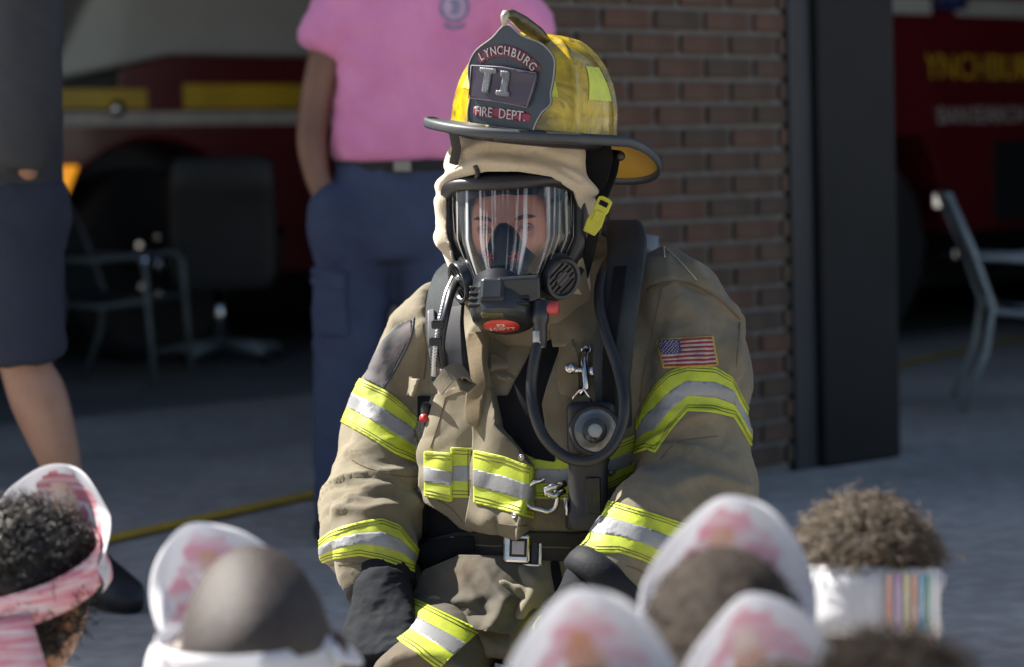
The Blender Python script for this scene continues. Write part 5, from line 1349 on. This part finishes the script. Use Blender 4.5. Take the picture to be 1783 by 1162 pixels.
# ---------------------------------------------------------------- flashlight hanging from the coat hook
fl_p = W(1035, 905, 3.72)
fls = thing('flashlight', 'black right-angle flashlight hanging from the hook on the firefighter\'s coat', 'flashlight', fl_p)
fc = W(1036, 750, 3.745); fn_ = (CAMP - fc); fn_ = (fn_ + Vector((.25, 0, 0))).normalized(); FM = frame(fc, fn_, Vector((1, 0, 0)))
def fbox(x, y, z, sx, sy, sz, m, name, bv): 
    o = MB().box(FM @ Vector((x, y, z)), (sx, sy, sz), FM.to_3x3()).build(name, m, fls); bevel(o, bv, 4); return o
m_fl = mat('flashlight_plastic', (.017, .017, .019), rough=.5, col2=(.012, .012, .013), vscale=20, bump=.15, bscale=200)
fbox(-.004, .004, -.028, .076, .084, .045, m_fl, 'lamp_head', .012)
MB().lathe([(.041, -.02), (.041, .008), (.038, .016), (.034, .017), (.033, .012)], FM, 40, False).build('bezel', m_fl, fls, True)
MB().lathe([(.034, .011), (.022, -.004), (.010, -.012), (.0001, -.013)], FM, 40, False).build('reflector', mat('mirror_silver', (.85, .85, .84), rough=.12, metal=1, bump=.3, bscale=90), fls, True)
MB().lathe([(.011, -.014), (.011, .002), (.008, .007), (.0001, .008)], FM, 20, False).build('bulb_dome', mat('bulb_frost', (.8, .8, .76), rough=.25), fls, True)
m_clear = bpy.data.materials.new('clear_cover'); m_clear.use_nodes = True
_n = m_clear.node_tree.nodes; _l = m_clear.node_tree.links; _n.remove(_n['Principled BSDF'])
_t = _n.new('ShaderNodeBsdfTransparent'); _t.inputs[0].default_value = (.93, .94, .94, 1); _g = _n.new('ShaderNodeBsdfGlossy'); _g.inputs['Roughness'].default_value = .04; _f = _n.new('ShaderNodeFresnel'); _m = _n.new('ShaderNodeMixShader')
_l.new(_f.outputs[0], _m.inputs[0]); _l.new(_t.outputs[0], _m.inputs[1]); _l.new(_g.outputs[0], _m.inputs[2]); _l.new(_m.outputs[0], _n['Material Output'].inputs['Surface'])
MB().lathe([(.034, .012), (.025, .0155), (.012, .0175), (.0001, .018)], FM, 40, False).build('lens_cover', m_clear, fls, True)
secs = []
cb = W(1024, 800, 3.77); ce = W(1024, 920, 3.775)
for (t, w, dd) in ((0, .034, .024), (.08, .031, .024), (.72, .031, .024), (.80, .036, .028), (.97, .036, .028), (1.0, .033, .026)):
    secs.append((cb.lerp(ce, t), Vector((w, -.006, 0)), Vector((0, dd, 0))))
V, F = rings(secs, 32, power=3.4); sharp(mesh_obj('handle', V, F, m_fl, fls), 40)
gp_ = MB().box(W(1033, 862, 3.744), (.024, .006, .056)).build('grip_panel', mat('panel_gloss', (.012, .012, .013), rough=.3), fls); bevel(gp_, .002)
V, F = text_geo('SURVIVOR', .0075, .001, 1.05)
TM = Matrix.Translation(W(1033, 862, 3.7400)) @ Matrix(((0, 0, 0), (0, 0, -1), (1, 0, 0))).to_4x4() if False else frame(W(1033, 862, 3.7402), (0, -1, 0), (0, 0, 1))
MB().add([TM @ v for v in V], F).build('lettering', mat('moulded_grey', (.05, .05, .052), rough=.4), fls)
MB().tube([W(995, 700, 3.745), W(1000, 690, 3.74), W(1009, 680, 3.735), W(1017, 678, 3.735), W(1024, 690, 3.74), W(1030, 698, 3.745)], .0019, 8).build('wire_bail', m_steel, fls, True)
MB().tube([W(990, 880, 3.77), W(985, 868, 3.765), W(987, 895, 3.765), W(993, 905, 3.77)], .003, 8).build('side_clip', m_steel, fls, True)
# ================================================================== two men standing behind
m_pink = mat('pink_cotton', (0.80, 0.29, 0.52), rough=0.9, col2=(0.70, 0.23, 0.45), vscale=7, bump=.2, bscale=200, sheen=.2)
m_navyp = mat('navy_trousers', (0.050, 0.070, 0.135), rough=0.85, col2=(0.036, 0.05, 0.10), vscale=6, bump=.2, bscale=200)
m_navys = mat('navy_shorts', (0.022, 0.028, 0.05), rough=0.85, col2=(0.016, 0.02, 0.036), vscale=6)
m_grey = mat('charcoal_shirt', (0.028, 0.031, 0.038), rough=0.85, col2=(0.02, 0.022, 0.028), vscale=6)
m_skin2 = mat('skin_brown', (0.22, 0.115, 0.075), rough=0.5, col2=(0.17, 0.085, 0.055), vscale=10)
m_skin3 = mat('skin_tan', (0.36, 0.21, 0.15), rough=0.5, col2=(0.29, 0.16, 0.11), vscale=10)
m_shoe = mat('shoe_black', (0.013, 0.014, 0.016), rough=0.5)
m_hairk = mat('hair_black', (0.012, 0.010, 0.009), rough=0.6)
def cloth(pieces, voxel, amp, seed=0, freq=9.0):
    b = MB()
    for V, F in pieces: b.add(V, F)
    V, T, N = remesh(b.V, b.F, voxel, 5)
    d = amp * perlin(V * freq + seed) + amp * .9 * ridged(np.stack([V[:, 0] * 8 + seed, V[:, 1] * 8, V[:, 2] * 12 + V[:, 0] * 7], 1))
    return V + N * d[:, None], T
def tb(A, k=5, n=24):
    P = catmull(A, k); return tube([W(*q[:3]) for q in P], [q[3] for q in P], n)
def rg(S, u, v, k=4, power=2.3): return rings(secs_from(S, u, v, k), 40, power=power)
XL, YF = Vector((1, 0, 0)), Vector((0, 1, 0))
def shoe(parent, o, dirv, name='shoe', L=.29, m=None):
    y = Vector((dirv[0], dirv[1], 0)).normalized(); x = Vector((y.y, -y.x, 0)); secs = []
    for (t, w, h) in ((-.085, .024, .036), (-.07, .038, .06), (0, .044, .066), (.06, .048, .054), (.12, .052, .042), (.17, .047, .034), (.205, .026, .022)):
        secs.append((Vector((o.x, o.y, 0)) + y * t * L / .29 + Vector((0, 0, h + .002)), x * w, Vector((0, 0, h))))
    V, F = rings(secs, 20, power=2.6); return mesh_obj(name, V, F, m or m_shoe, parent)
# --- man in the pink shirt
D2 = 6.18
man = thing('person', 'man in a pink t-shirt and navy trousers standing behind the firefighter, hand in pocket', 'person', gp(690, 930))
hf = rot_frame(W(745, -225, D2), 0, 0)
bp5 = [head_geo(hf, 1.0), tb([(745,-150,D2,.055), (742,-90,D2,.06), (725,60,D2,.09), (700,280,D2,.09), (690,380,D2,.09)]),
       tb([(640,-50,D2,.06), (600,20,D2,.052), (566,110,D2-.02,.047), (549,190,D2-.03,.043), (543,250,D2-.05,.040), (553,310,D2-.07,.034), (572,350,D2-.08,.034), (590,385,D2-.07,.03)]),
       tb([(845,-50,D2,.06), (885,20,D2,.052), (915,110,D2-.02,.047), (930,190,D2-.03,.043), (925,250,D2-.05,.040), (890,320,D2-.07,.034), (850,360,D2-.07,.034)])]
for sx, x in ((1, 604), (1, 768)):
    bp5.append(tb([(690 + (x - 690) * .6, 400, D2, .08), (x, 640, D2, .06), (x, 860, D2, .04)]))
for sx in (-1, 1): bp5.append(ear_geo(hf, 1, sx))
b = MB(); [b.add(*q) for q in bp5]; V, T, N = remesh(b.V, b.F, .008, 3); mesh_obj('body', V, T, m_skin2, man)
hv, hf_ = head_geo(Matrix.Translation(hf.translation + Vector((0, .012, .018))) @ hf.to_3x3().to_4x4(), 1.03, False, 48, 36); mesh_obj('hair', hv, hf_, m_hairk, man)
V, T = cloth([rg([(745,-120,D2,.09,.08), (744,-95,D2,.16,.10), (742,-60,D2,.205,.115), (732,30,D2,.205,.125), (718,110,D2,.19,.128), (706,190,D2,.175,.128), (700,245,D2,.173,.130), (698,278,D2,.168,.128)], XL, YF),
              tb([(650,-60,D2,.085), (612,5,D2,.083), (585,50,D2-.01,.078), (560,92,D2-.02,.068)]), tb([(835,-60,D2,.085), (872,5,D2,.083), (900,40,D2-.01,.078), (926,82,D2-.02,.068)])],   .010, .013, 3, 5)
shirt = mesh_obj('shirt', V, T, m_pink, man); SB = bvh_of(V, T)
# round chest emblem, printed
m_emb = mat('emblem_grey', (.30, .27, .42), rough=.9, vscale=60); 
def ellp(cx, cy, rx, ry, n=28): return [(cx + rx * math.cos(2 * math.pi * i / n), cy + ry * math.sin(2 * math.pi * i / n)) for i in range(n)]
decal('chest_emblem', ellp(791, 13, 26, 27), SB, m_emb, shirt, .003, dref=D2); decal('chest_emblem', ellp(791, 13, 20, 21), SB, mat('emblem_pale', (.62, .42, .58), rough=.9), shirt, .0042, dref=D2)
decal('chest_emblem', [(783,0),(797,0),(801,10),(797,26),(783,26),(788,13)], SB, m_emb, shirt, .0052, step=2, dref=D2); decal('chest_emblem', [(772,40),(790,46),(812,40),(808,48),(790,53),(774,48)], SB, m_emb, shirt, .003, step=3, dref=D2)
V, T = cloth([rg([(698,272,D2,.158,.118), (696,300,D2,.166,.122), (690,345,D2,.178,.128), (688,400,D2,.180,.13), (688,450,D2,.16,.12)], XL, YF),
              tb([(592,338,D2-.07,.046), (580,372,D2-.085,.062), (584,430,D2-.06,.058), (600,490,D2,.05)]), tb([(645,390,D2,.10), (622,470,D2,.098), (610,560,D2,.092), (604,660,D2,.085), (601,760,D2,.080), (602,850,D2,.078), (604,905,D2,.080)]),
              tb([(735,390,D2,.10), (752,470,D2,.098), (760,560,D2,.092), (766,660,D2,.085), (769,760,D2,.080), (771,850,D2,.078), (772,905,D2,.080)])], .011, .009, 9, 7)
tr_ = mesh_obj('trousers', V, T, m_navyp, man); TB2 = bvh_of(V, T)
decal('cargo_pocket', [(545,470),(600,480),(606,585),(552,580)], TB2, m_navyp, tr_, .012, dref=D2, soft=3); decal('pocket_flap', [(543,465),(602,475),(604,505),(545,498)], TB2, m_navyp, tr_, .018, dref=D2, soft=3)
secs = [(W(698, y, D2), XL * .170, YF * .126) for y in (281, 283, 297, 299)]; V, F = rings(secs, 40, power=2.3); mesh_obj('belt', V, F, m_web, man)
q = MB().box(W(700, 290, D2 - .131), (.045, .01, .03)).build('belt_buckle', mat('buckle_dark', (.2, .2, .2), rough=.3, metal=1), man); bevel(q, .003)
for x in (603, 771): shoe(man, W(x, 915, D2), (-.15, -1))
# --- man walking in at the left edge
D3 = 5.38
man2 = thing('person', 'man in charcoal long sleeves and navy shorts stepping in at the left edge', 'person', gp(60, 1020))
hf = rot_frame(W(-10, -330, D3), rad(-70), 0)
b = MB(); b.add(*head_geo(hf))
for A in ([(-10,-250,D3,.055), (-10,-180,D3,.06), (-5,0,D3,.11), (0,200,D3,.11), (0,340,D3,.12)], [(35,-140,D3-.1,.05), (50,50,D3-.14,.045), (48,170,D3-.16,.042), (42,260,D3-.17,.034), (42,312,D3-.10,.030)], [(-60,-140,D3+.1,.05), (-80,50,D3+.14,.045), (-70,170,D3+.16,.042), (-40,260,D3+.1,.034)],
          [(15,400,D3-.04,.085), (28,540,D3-.06,.068), (42,630,D3-.08,.056), (66,690,D3-.08,.064), (94,770,D3-.08,.053), (116,840,D3-.08,.038), (126,890,D3-.08,.035), (132,960,D3-.08,.04)],
          [(-20,400,D3+.08,.085), (-70,540,D3+.1,.068), (-100,630,D3+.12,.056), (-150,690,D3+.12,.062), (-190,770,D3+.12,.05), (-220,860,D3+.12,.036), (-225,950,D3+.12,.038)]): b.add(*tb(A))
yv = Vector((.15, -.2, -1)).normalized(); xv = Vector((0, 1, -.2)); HMm = frame(W(45, 318, D3 - .17), Vector((1, -.2, 0)), Vector((0, 1, 0)))
hb = hand_geo(Matrix.Translation(W(38, 322, D3 - .06)) @ Matrix(((.98, .15, 0), (0, -.2, -1), (.15, -.97, .2))).to_4x4(), -1, .45, .95); b.add(hb.V, hb.F)
V, T, N = remesh(b.V, b.F, .007, 3); mesh_obj('body', V, T, m_skin3, man2)
hv, hf_ = head_geo(Matrix.Translation(hf.translation + Vector((0, .0, .018))) @ hf.to_3x3().to_4x4(), 1.03, False, 48, 36); mesh_obj('hair', hv, hf_, mat('hair_brown', (.06, .035, .02), rough=.6), man2)
V, T = cloth([rg([(-10,-215,D3,.07,.09), (-10,-190,D3,.10,.17), (-6,-140,D3,.125,.215), (0,0,D3,.13,.20), (0,150,D3,.125,.185), (0,330,D3,.13,.18)], XL, YF),
              tb([(30,-150,D3-.12,.08), (46,-50,D3-.15,.076), (50,60,D3-.16,.072), (50,160,D3-.17,.068), (46,230,D3-.175,.058), (44,292,D3-.17,.046)]),
              tb([(-40,-150,D3+.12,.08), (-70,-50,D3+.15,.076), (-80,60,D3+.16,.072), (-70,160,D3+.17,.066), (-40,260,D3+.12,.05)])], .010, .008, 4, 7)
mesh_obj('shirt', V, T, m_grey, man2)
V, T = cloth([rg([(0,318,D3,.135,.175), (0,370,D3,.15,.185), (0,440,D3,.14,.18)], XL, YF), tb([(12,420,D3-.06,.115), (22,500,D3-.07,.108), (28,570,D3-.08,.104), (32,628,D3-.08,.106)]), tb([(-20,420,D3+.08,.115), (-60,520,D3+.1,.106), (-85,625,D3+.12,.104)])], .010, .008, 5, 7)
mesh_obj('shorts', V, T, m_navys, man2)
for A in ([(117,850,D3-.08,.042), (124,880,D3-.08,.041), (132,930,D3-.08,.044), (136,975,D3-.08,.048)], [(-220,850,D3+.12,.042), (-225,960,D3+.12,.046)]):
    V, F = tb(A); mesh_obj('sock', V, F, m_blackcloth, man2)
shoe(man2, W(150, 990, D3 - .10), (.62, -.78), L=.29); shoe(man2, W(-225, 980, D3 + .12), (.7, -.7), L=.3)

# ================================================================== children
m_paper = mat('white_paper', (0.80, 0.80, 0.83), rough=0.85, col2=(0.76, 0.76, 0.79), vscale=5, transl=0.38)
m_cray = mat('pink_crayon', (0.80, 0.74, 0.76), rough=0.85, col2=(0.78, 0.49, 0.56), vscale=7, vlo=.40, vhi=.60, transl=0.3, stretch=(2.2, 2.2, 12), detail=6)
m_cray2 = mat('red_crayon', (0.78, 0.70, 0.72), rough=0.85, col2=(0.70, 0.24, 0.30), vscale=8, vlo=.40, vhi=.64, transl=0.2, stretch=(1.5, 1.5, 22), detail=6)
m_cray3 = mat('tan_crayon', (0.80, 0.72, 0.68), rough=0.85, col2=(0.72, 0.45, 0.32), vscale=14, vlo=.4, vhi=.6, transl=0.3)
m_rain = [mat('crayon_%d' % i, c, rough=.85, col2=tuple(.5 * q + .38 for q in c), vscale=40, transl=.2) for i, c in enumerate(((.10, .35, .2), (.15, .4, .65), (.75, .3, .12), (.75, .6, .2), (.5, .25, .5), (.72, .3, .2)))]
m_skinD = mat('skin_dark', (0.075, 0.045, 0.034), rough=0.48, col2=(0.055, 0.033, 0.025), vscale=12)
m_skinM = mat('skin_medium', (0.27, 0.125, 0.06), rough=0.5, col2=(0.21, 0.09, 0.045), vscale=10)
m_skinH = mat('skin_light', (0.42, 0.26, 0.18), rough=0.5, vscale=10)
m_scalp = mat('shaved_scalp', (0.048, 0.037, 0.033), rough=0.5, spec=.45, col2=(0.026, 0.019, 0.016), vscale=220, vlo=.42, vhi=.6, bump=.6, bscale=700)
m_hair1 = mat('hair_dark_curl', (0.016, 0.012, 0.009), rough=0.55, col2=(.01, .008, .006))
m_hair2 = mat('hair_close_brown', (0.032, 0.024, 0.018), rough=0.85, spec=.25, col2=(0.018, 0.013, 0.010), vscale=60, bump=.8, bscale=200)
m_hair3 = mat('hair_sandy_curl', (0.12, 0.088, 0.056), rough=0.5, col2=(.06, .042, .026), vscale=60)
def kid(label, px, py, d, face_yaw, bow, s, skin, hair, shirt_col, hat, roll=0.0, hair_min=-.2, group='children seated on the ground'):
    hc = W(px, py, d)
    M = rot_frame(hc, face_yaw, bow, roll); R3 = M.to_3x3()
    k = thing('person', label, 'person', (hc.x, hc.y, 0), group)
    fwd = R3 @ Vector((0, 1, 0)); fwd.z = 0; fwd.normalize(); lat = Vector((fwd.y, -fwd.x, 0))
    b = MB(); b.add(*head_geo(M, s))
    for sx in (-1, 1): b.add(*ear_geo(M, s, sx))
    base = Vector((hc.x, hc.y, 0)) - fwd * .02
    nk = M @ (Vector((0, -.03, -.10)) * s)
    zs = max(.24, nk.z - .06)
    b.tube([nk, Vector((base.x, base.y, zs + .02)), Vector((base.x, base.y, zs * .6)), Vector((base.x, base.y, .09))], [.042, .05, .085, .10], 16)
    for sx in (-1, 1):
        sh = base + lat * sx * .105 + Vector((0, 0, zs)); b.tube([base + lat * sx * .04 + Vector((0, 0, zs)), sh, sh + lat * sx * .03 + Vector((0, 0, -.11)) + fwd * .02, base + lat * sx * .09 + fwd * .17 + Vector((0, 0, .14))], [.035, .036, .028, .022], 10)
        hip = base + lat * sx * .05 + Vector((0, 0, .07)); kn = base + lat * sx * .20 + fwd * .2 + Vector((0, 0, .07)); ft = base - lat * sx * .06 + fwd * .24 + Vector((0, 0, .04))
        b.tube([hip, kn], [.06, .045], 10); b.tube([kn, ft], [.042, .03], 10); b.tube([ft, ft - lat * sx * .08], [.032, .025], 10)
    V, T, N = remesh(b.V, b.F, .0065, 2); mesh_obj('body', V, T, skin, k)
    # shirt
    sm = mat('kid_shirt_%s' % str(shirt_col), shirt_col, rough=.9, vscale=8)
    b = MB(); secs = []
    for (f, w, dp) in ((1.02, .06, .05), (.98, .11, .065), (.85, .125, .08), (.55, .115, .085), (.2, .12, .095)): secs.append((base + Vector((0, 0, zs * f + .01)), lat * w, fwd * dp))
    b.add(*rings(secs, 28))
    for sx in (-1, 1):
        sh = base + lat * sx * .10 + Vector((0, 0, zs)); b.tube([sh - lat * sx * .03, sh + lat * sx * .005, sh + lat * sx * .033 + Vector((0, 0, -.09)) + fwd * .02], [.042, .044, .042], 12)
    V, T, N = remesh(b.V, b.F, .009, 3); mesh_obj('shirt', V + N * (.004 * perlin(V * 14))[:, None], T, sm, k)
    # hair
    htype, hm = hair
    if htype != 'none':
        off = {'shaved': 1.012, 'close': 1.06, 'curly': 1.05, 'loose': 1.05}[htype]
        hv, hfc = head_geo(M, s * off, False, 72, 60); hv = np.array([tuple(v) for v in hv])
        L = (hv - np.array(hc)) @ np.array(R3)
        amp = {'shaved': .0006, 'close': .004, 'curly': .007, 'loose': .006}[htype]
        nn = (hv - np.array(hc)); nn /= np.linalg.norm(nn, axis=1)[:, None]
        hv = hv + nn * (amp * (perlin(hv * 70) + perlin(hv * 130)) + .008 * (htype != 'shaved') * np.clip(L[:, 2:3][:, 0] / .1, 0, 1))[:, None]
        T = np.array([t for f in hfc for t in ((f[0], f[1], f[2]), (f[0], f[2], f[3]))])
        fld = L[:, 2] / s + .045 - np.clip(L[:, 1] / s, -.2, .2) * .95 + .004 * perlin(hv * 60)
        A, T = clip(hv, T, fld); ho = mesh_obj('hair', A, T, hm, k)
        if htype in ('curly', 'loose', 'close'):
            b = MB(); n_s = {'curly': 1500, 'loose': 2000, 'close': 900}[htype]; ln = {'curly': .030, 'loose': .036, 'close': .012}[htype]
            cnt = 0; rr = random.Random(int(px * 7 + py))
            while cnt < n_s:
                v = Vector((rr.gauss(0, 1), rr.gauss(0, 1), rr.gauss(0, 1))).normalized()
                p = Vector((.0785 * v.x, .1 * v.y, .12 * v.z)) * s * 1.03
                if p.z / s + .03 - p.y / s * .95 < 0 or p.z / s < hair_min: continue
                cnt += 1; up = Vector((v.x, v.y, v.z + (.2 if htype != 'loose' else .1))).normalized(); sdv = up.orthogonal().normalized(); s2 = up.cross(sdv)
                l = ln * rr.uniform(.6, 1.25) * (rr.uniform(1.15, 1.5) if rr.random() < .06 else 1); cr = {'curly': .007, 'loose': .013, 'close': .004}[htype] * rr.uniform(.6, 1.3); ph = rr.uniform(0, 6.28); turns = rr.uniform(.9, 2.0)
                pts = []
                for i in range(8):
                    f = i / 7; a = ph + f * turns * 6.28; dn = Vector((0, 0, -1)) * (f * f * l * (.25 if htype == 'loose' else .15))
                    pts.append(M @ (p + up * (l * f) + (sdv * math.cos(a) + s2 * math.sin(a)) * cr * (.3 + .7 * f) + dn * 1.0))
                b.tube(pts, [.0012 * (1 - .6 * i / 7) for i in range(8)], 3)
            cu = b.build('hair_curls', hm, ho, True); cu['kind'] = 'stuff'
    if hat: paper_hat(k, M, s, **hat)
    return k, M
def paper_hat(k, M, s, wings=0.0, band_mat=None, crest=.075, tilt=0.0, band_z=.03, band_h=.05, cray=None, scale=1.0, wide=62, rainbow=False, brim=0.0, lean=0.0, back=True, turn=0.0, flap=False, flat=1.0):
    """strip of paper round the head with a rounded, pointed front piece coloured in with crayon"""
    Tm = M @ Matrix.Rotation(turn, 4, 'Z') @ Matrix.Rotation(tilt, 4, 'X')
    ax, ay = .088 * s * scale, .107 * s * scale
    def pt(az, z, out=0.0): return Tm @ Vector(((ax + out) * math.sin(az) + lean * max(0, z - band_z), (ay + out) * math.cos(az), z))
    V = []; F = []; n = 72; zz = [0, .35, .7, 1.0]
    for i, q in enumerate(zz):
        for j in range(n):
            az = 2 * math.pi * j / n; V.append(pt(az, band_z + band_h * q, .002 * math.sin(az * 3)))
    for i in range(3):
        for j in range(n): F.append((i * n + j, i * n + (j + 1) % n, (i + 1) * n + (j + 1) % n, (i + 1) * n + j))
    bo = mesh_obj('hat_band', V, F, [band_mat or m_paper] + m_rain, k); so = bo.modifiers.new('t', 'SOLIDIFY'); so.thickness = .0008
    bo['label'] = 'white paper band of the hat'
    if rainbow:
        for j in range(6):
            az = rad(242 - j * 7.0)
            VV = []; FF = []
            for i in range(5):
                for e in (-1, 1): VV.append(pt(az + rad(2.1) * e, band_z + band_h * (.1 + .8 * i / 4), .004))
            for i in range(4): FF.append((2 * i, 2 * i + 1, 2 * i + 3, 2 * i + 2))
            mesh_obj('crayon_stripe', VV, FF, m_rain[j % 6], bo)
    if wings:
        for (a0, a1, wl) in ((34, 118, 1.0), (-34, -118, 1.0)):
            V = []; F = []
            for i in range(7):
                for j in range(17):
                    f = i / 6; g_ = j / 16; az = rad(a0 + (a1 - a0) * g_); pr_ = math.sin(math.pi * min(1, g_ * 1.05)) ** .6 * wings * wl
                    V.append(pt(az, band_z + band_h * .8 + .012 * f * math.cos(az * 2) - .012 * f * f + .004 * math.sin(7 * g_) * f, .003 + pr_ * f))
            for i in range(6):
                for j in range(16): a = i * 17 + j; F.append((a, a + 1, a + 18, a + 17))
            wo = mesh_obj('hat_brim', V, F, m_paper, k); so = wo.modifiers.new('t', 'SOLIDIFY'); so.thickness = .0008
    # front piece
    V = []; F = []; mi = []; nu, nv = 48, 30; W_ = rad(wide)
    for i in range(nv + 1):
        for j in range(nu + 1):
            u = -1 + 2 * j / nu; v = i / nv; az = u * W_
            top = band_z + band_h * .9 + crest * 2.0 * ((1 - abs(u) ** 2.3) ** .72)
            z = band_z - .01 + (top - band_z + .01) * v
            fl_ = .8 * min(1.0, max(0.0, (z - band_z - band_h * .5) / .05)) * flat
            q_ = Vector(((ax + .004) * (math.sin(az) * (1 - fl_) + u * .98 * fl_) + lean * max(0, z - band_z), (ay + .004) * (math.cos(az) * (1 - fl_) + (1 - .22 * u * u) * fl_) + .03 * v * v * brim, z))
            q_.y += .006 * math.sin(5.1 * u + 2.3 * v) * v - .010 * (abs(u - .12) < .05) * v * 0; q_.x += .003 * math.sin(9 * v + 4 * u); q_.z += .0012 * math.sin(9 * u) * v
            V.append(Tm @ q_)
    for i in range(nv):
        for j in range(nu):
            a = i * (nu + 1) + j; F.append((a, a + 1, a + nu + 2, a + nu + 1))
            u = abs(-1 + 2 * (j + .5) / nu); v = (i + .5) / nv
            us = -1 + 2 * (j + .5) / nu; rr_ = max(math.hypot(us * 1.05 + .06 * math.sin(i * .9), v * .98), 0); nz_ = .05 * math.sin(j * .8 + i * .55) + .04 * math.sin(j * 1.9 - i * .7)
            mi.append(2 if (abs(us - .05) < .34 - .30 * v + nz_ * .6 and v < .80) else 0 if .60 < rr_ + nz_ * .5 < .68 else 1 if rr_ + nz_ * .4 < .90 else 0)
    co = mesh_obj('hat_front', V, F, [m_paper, cray or m_cray, m_cray3], k); co['label'] = 'pointed paper hat front coloured in with crayon'
    co.data.polygons.foreach_set('material_index', mi)
    so = co.modifiers.new('t', 'SOLIDIFY'); so.thickness = .0008
    if flap:
        V = []; F = []
        for i in range(9):
            for j in range(13):
                az = rad(118 + 110 * j / 12) ; f = i / 8
                V.append(pt(az, band_z + .020 - .075 * f, .004 + .050 * f))
        for i in range(8):
            for j in range(12): a = i * 13 + j; F.append((a, a + 1, a + 14, a + 13))
        fo = mesh_obj('hat_flap', V, F, m_cray2, k); so = fo.modifiers.new('t', 'SOLIDIFY'); so.thickness = .0008
PI = math.pi
kid('child at the left edge with dark curls and a red-scribbled paper fire hat', 42, 1052, 3.0, PI + rad(26), rad(4), .95, m_skinM, ('curly', m_hair1), (.5, .1, .1), dict(crest=.040, tilt=rad(20), band_z=.015, band_h=.045, cray=m_cray2, band_mat=m_cray2, wide=75, flap=True, scale=1.2))
kid('shaven-headed child in a white paper fire hat, nearest below the yellow line', 447, 1155, 2.4, PI + rad(-8), rad(22), 1.0, m_skinD, ('shaved', m_scalp), (.55, .55, .6), dict(crest=.050, tilt=rad(22), band_z=-.010, band_h=.04, wide=64, brim=.6, lean=.35, wings=.020))
kid('child at the bottom centre of whom only a pointed paper hat shows', 1040, 1445, 1.88, PI, rad(8), .95, m_skinD, ('close', m_hair2), (.2, .3, .5), dict(crest=.062, tilt=rad(12), band_z=.0, band_h=.05, wide=68, wings=.03))
kid('child with close-cropped brown hair below a tall pink paper hat front', 1262, 1200, 2.2, PI + rad(3), rad(14), .98, m_skinD, ('close', m_hair2), (.6, .5, .2), dict(crest=.055, tilt=rad(24), band_z=.0, band_h=.045, wide=62, lean=-.1, wings=.022))
kid('child with loose sandy curls in a paper band with rainbow crayon stripes', 1505, 1062, 2.7, PI + rad(16), rad(6), .84, m_skinH, ('loose', m_hair3), (.3, .45, .6), dict(crest=.012, tilt=rad(-4), band_z=-.030, band_h=.078, wide=70, rainbow=1, scale=1.12), hair_min=.055)
kid('child in a half-hidden paper hat between two heads at the bottom right', 1365, 1410, 2.0, PI + rad(-10), rad(6), .92, m_skinD, ('close', m_hair2), (.3, .5, .3), dict(crest=.055, tilt=rad(16), band_z=.0, band_h=.05, wide=68, wings=.03))
kid('child with dark tufted curls at the bottom right corner', 1556, 1385, 1.86, PI + rad(5), rad(5), .90, m_skinD, ('curly', m_hair2), (.6, .3, .3), None)
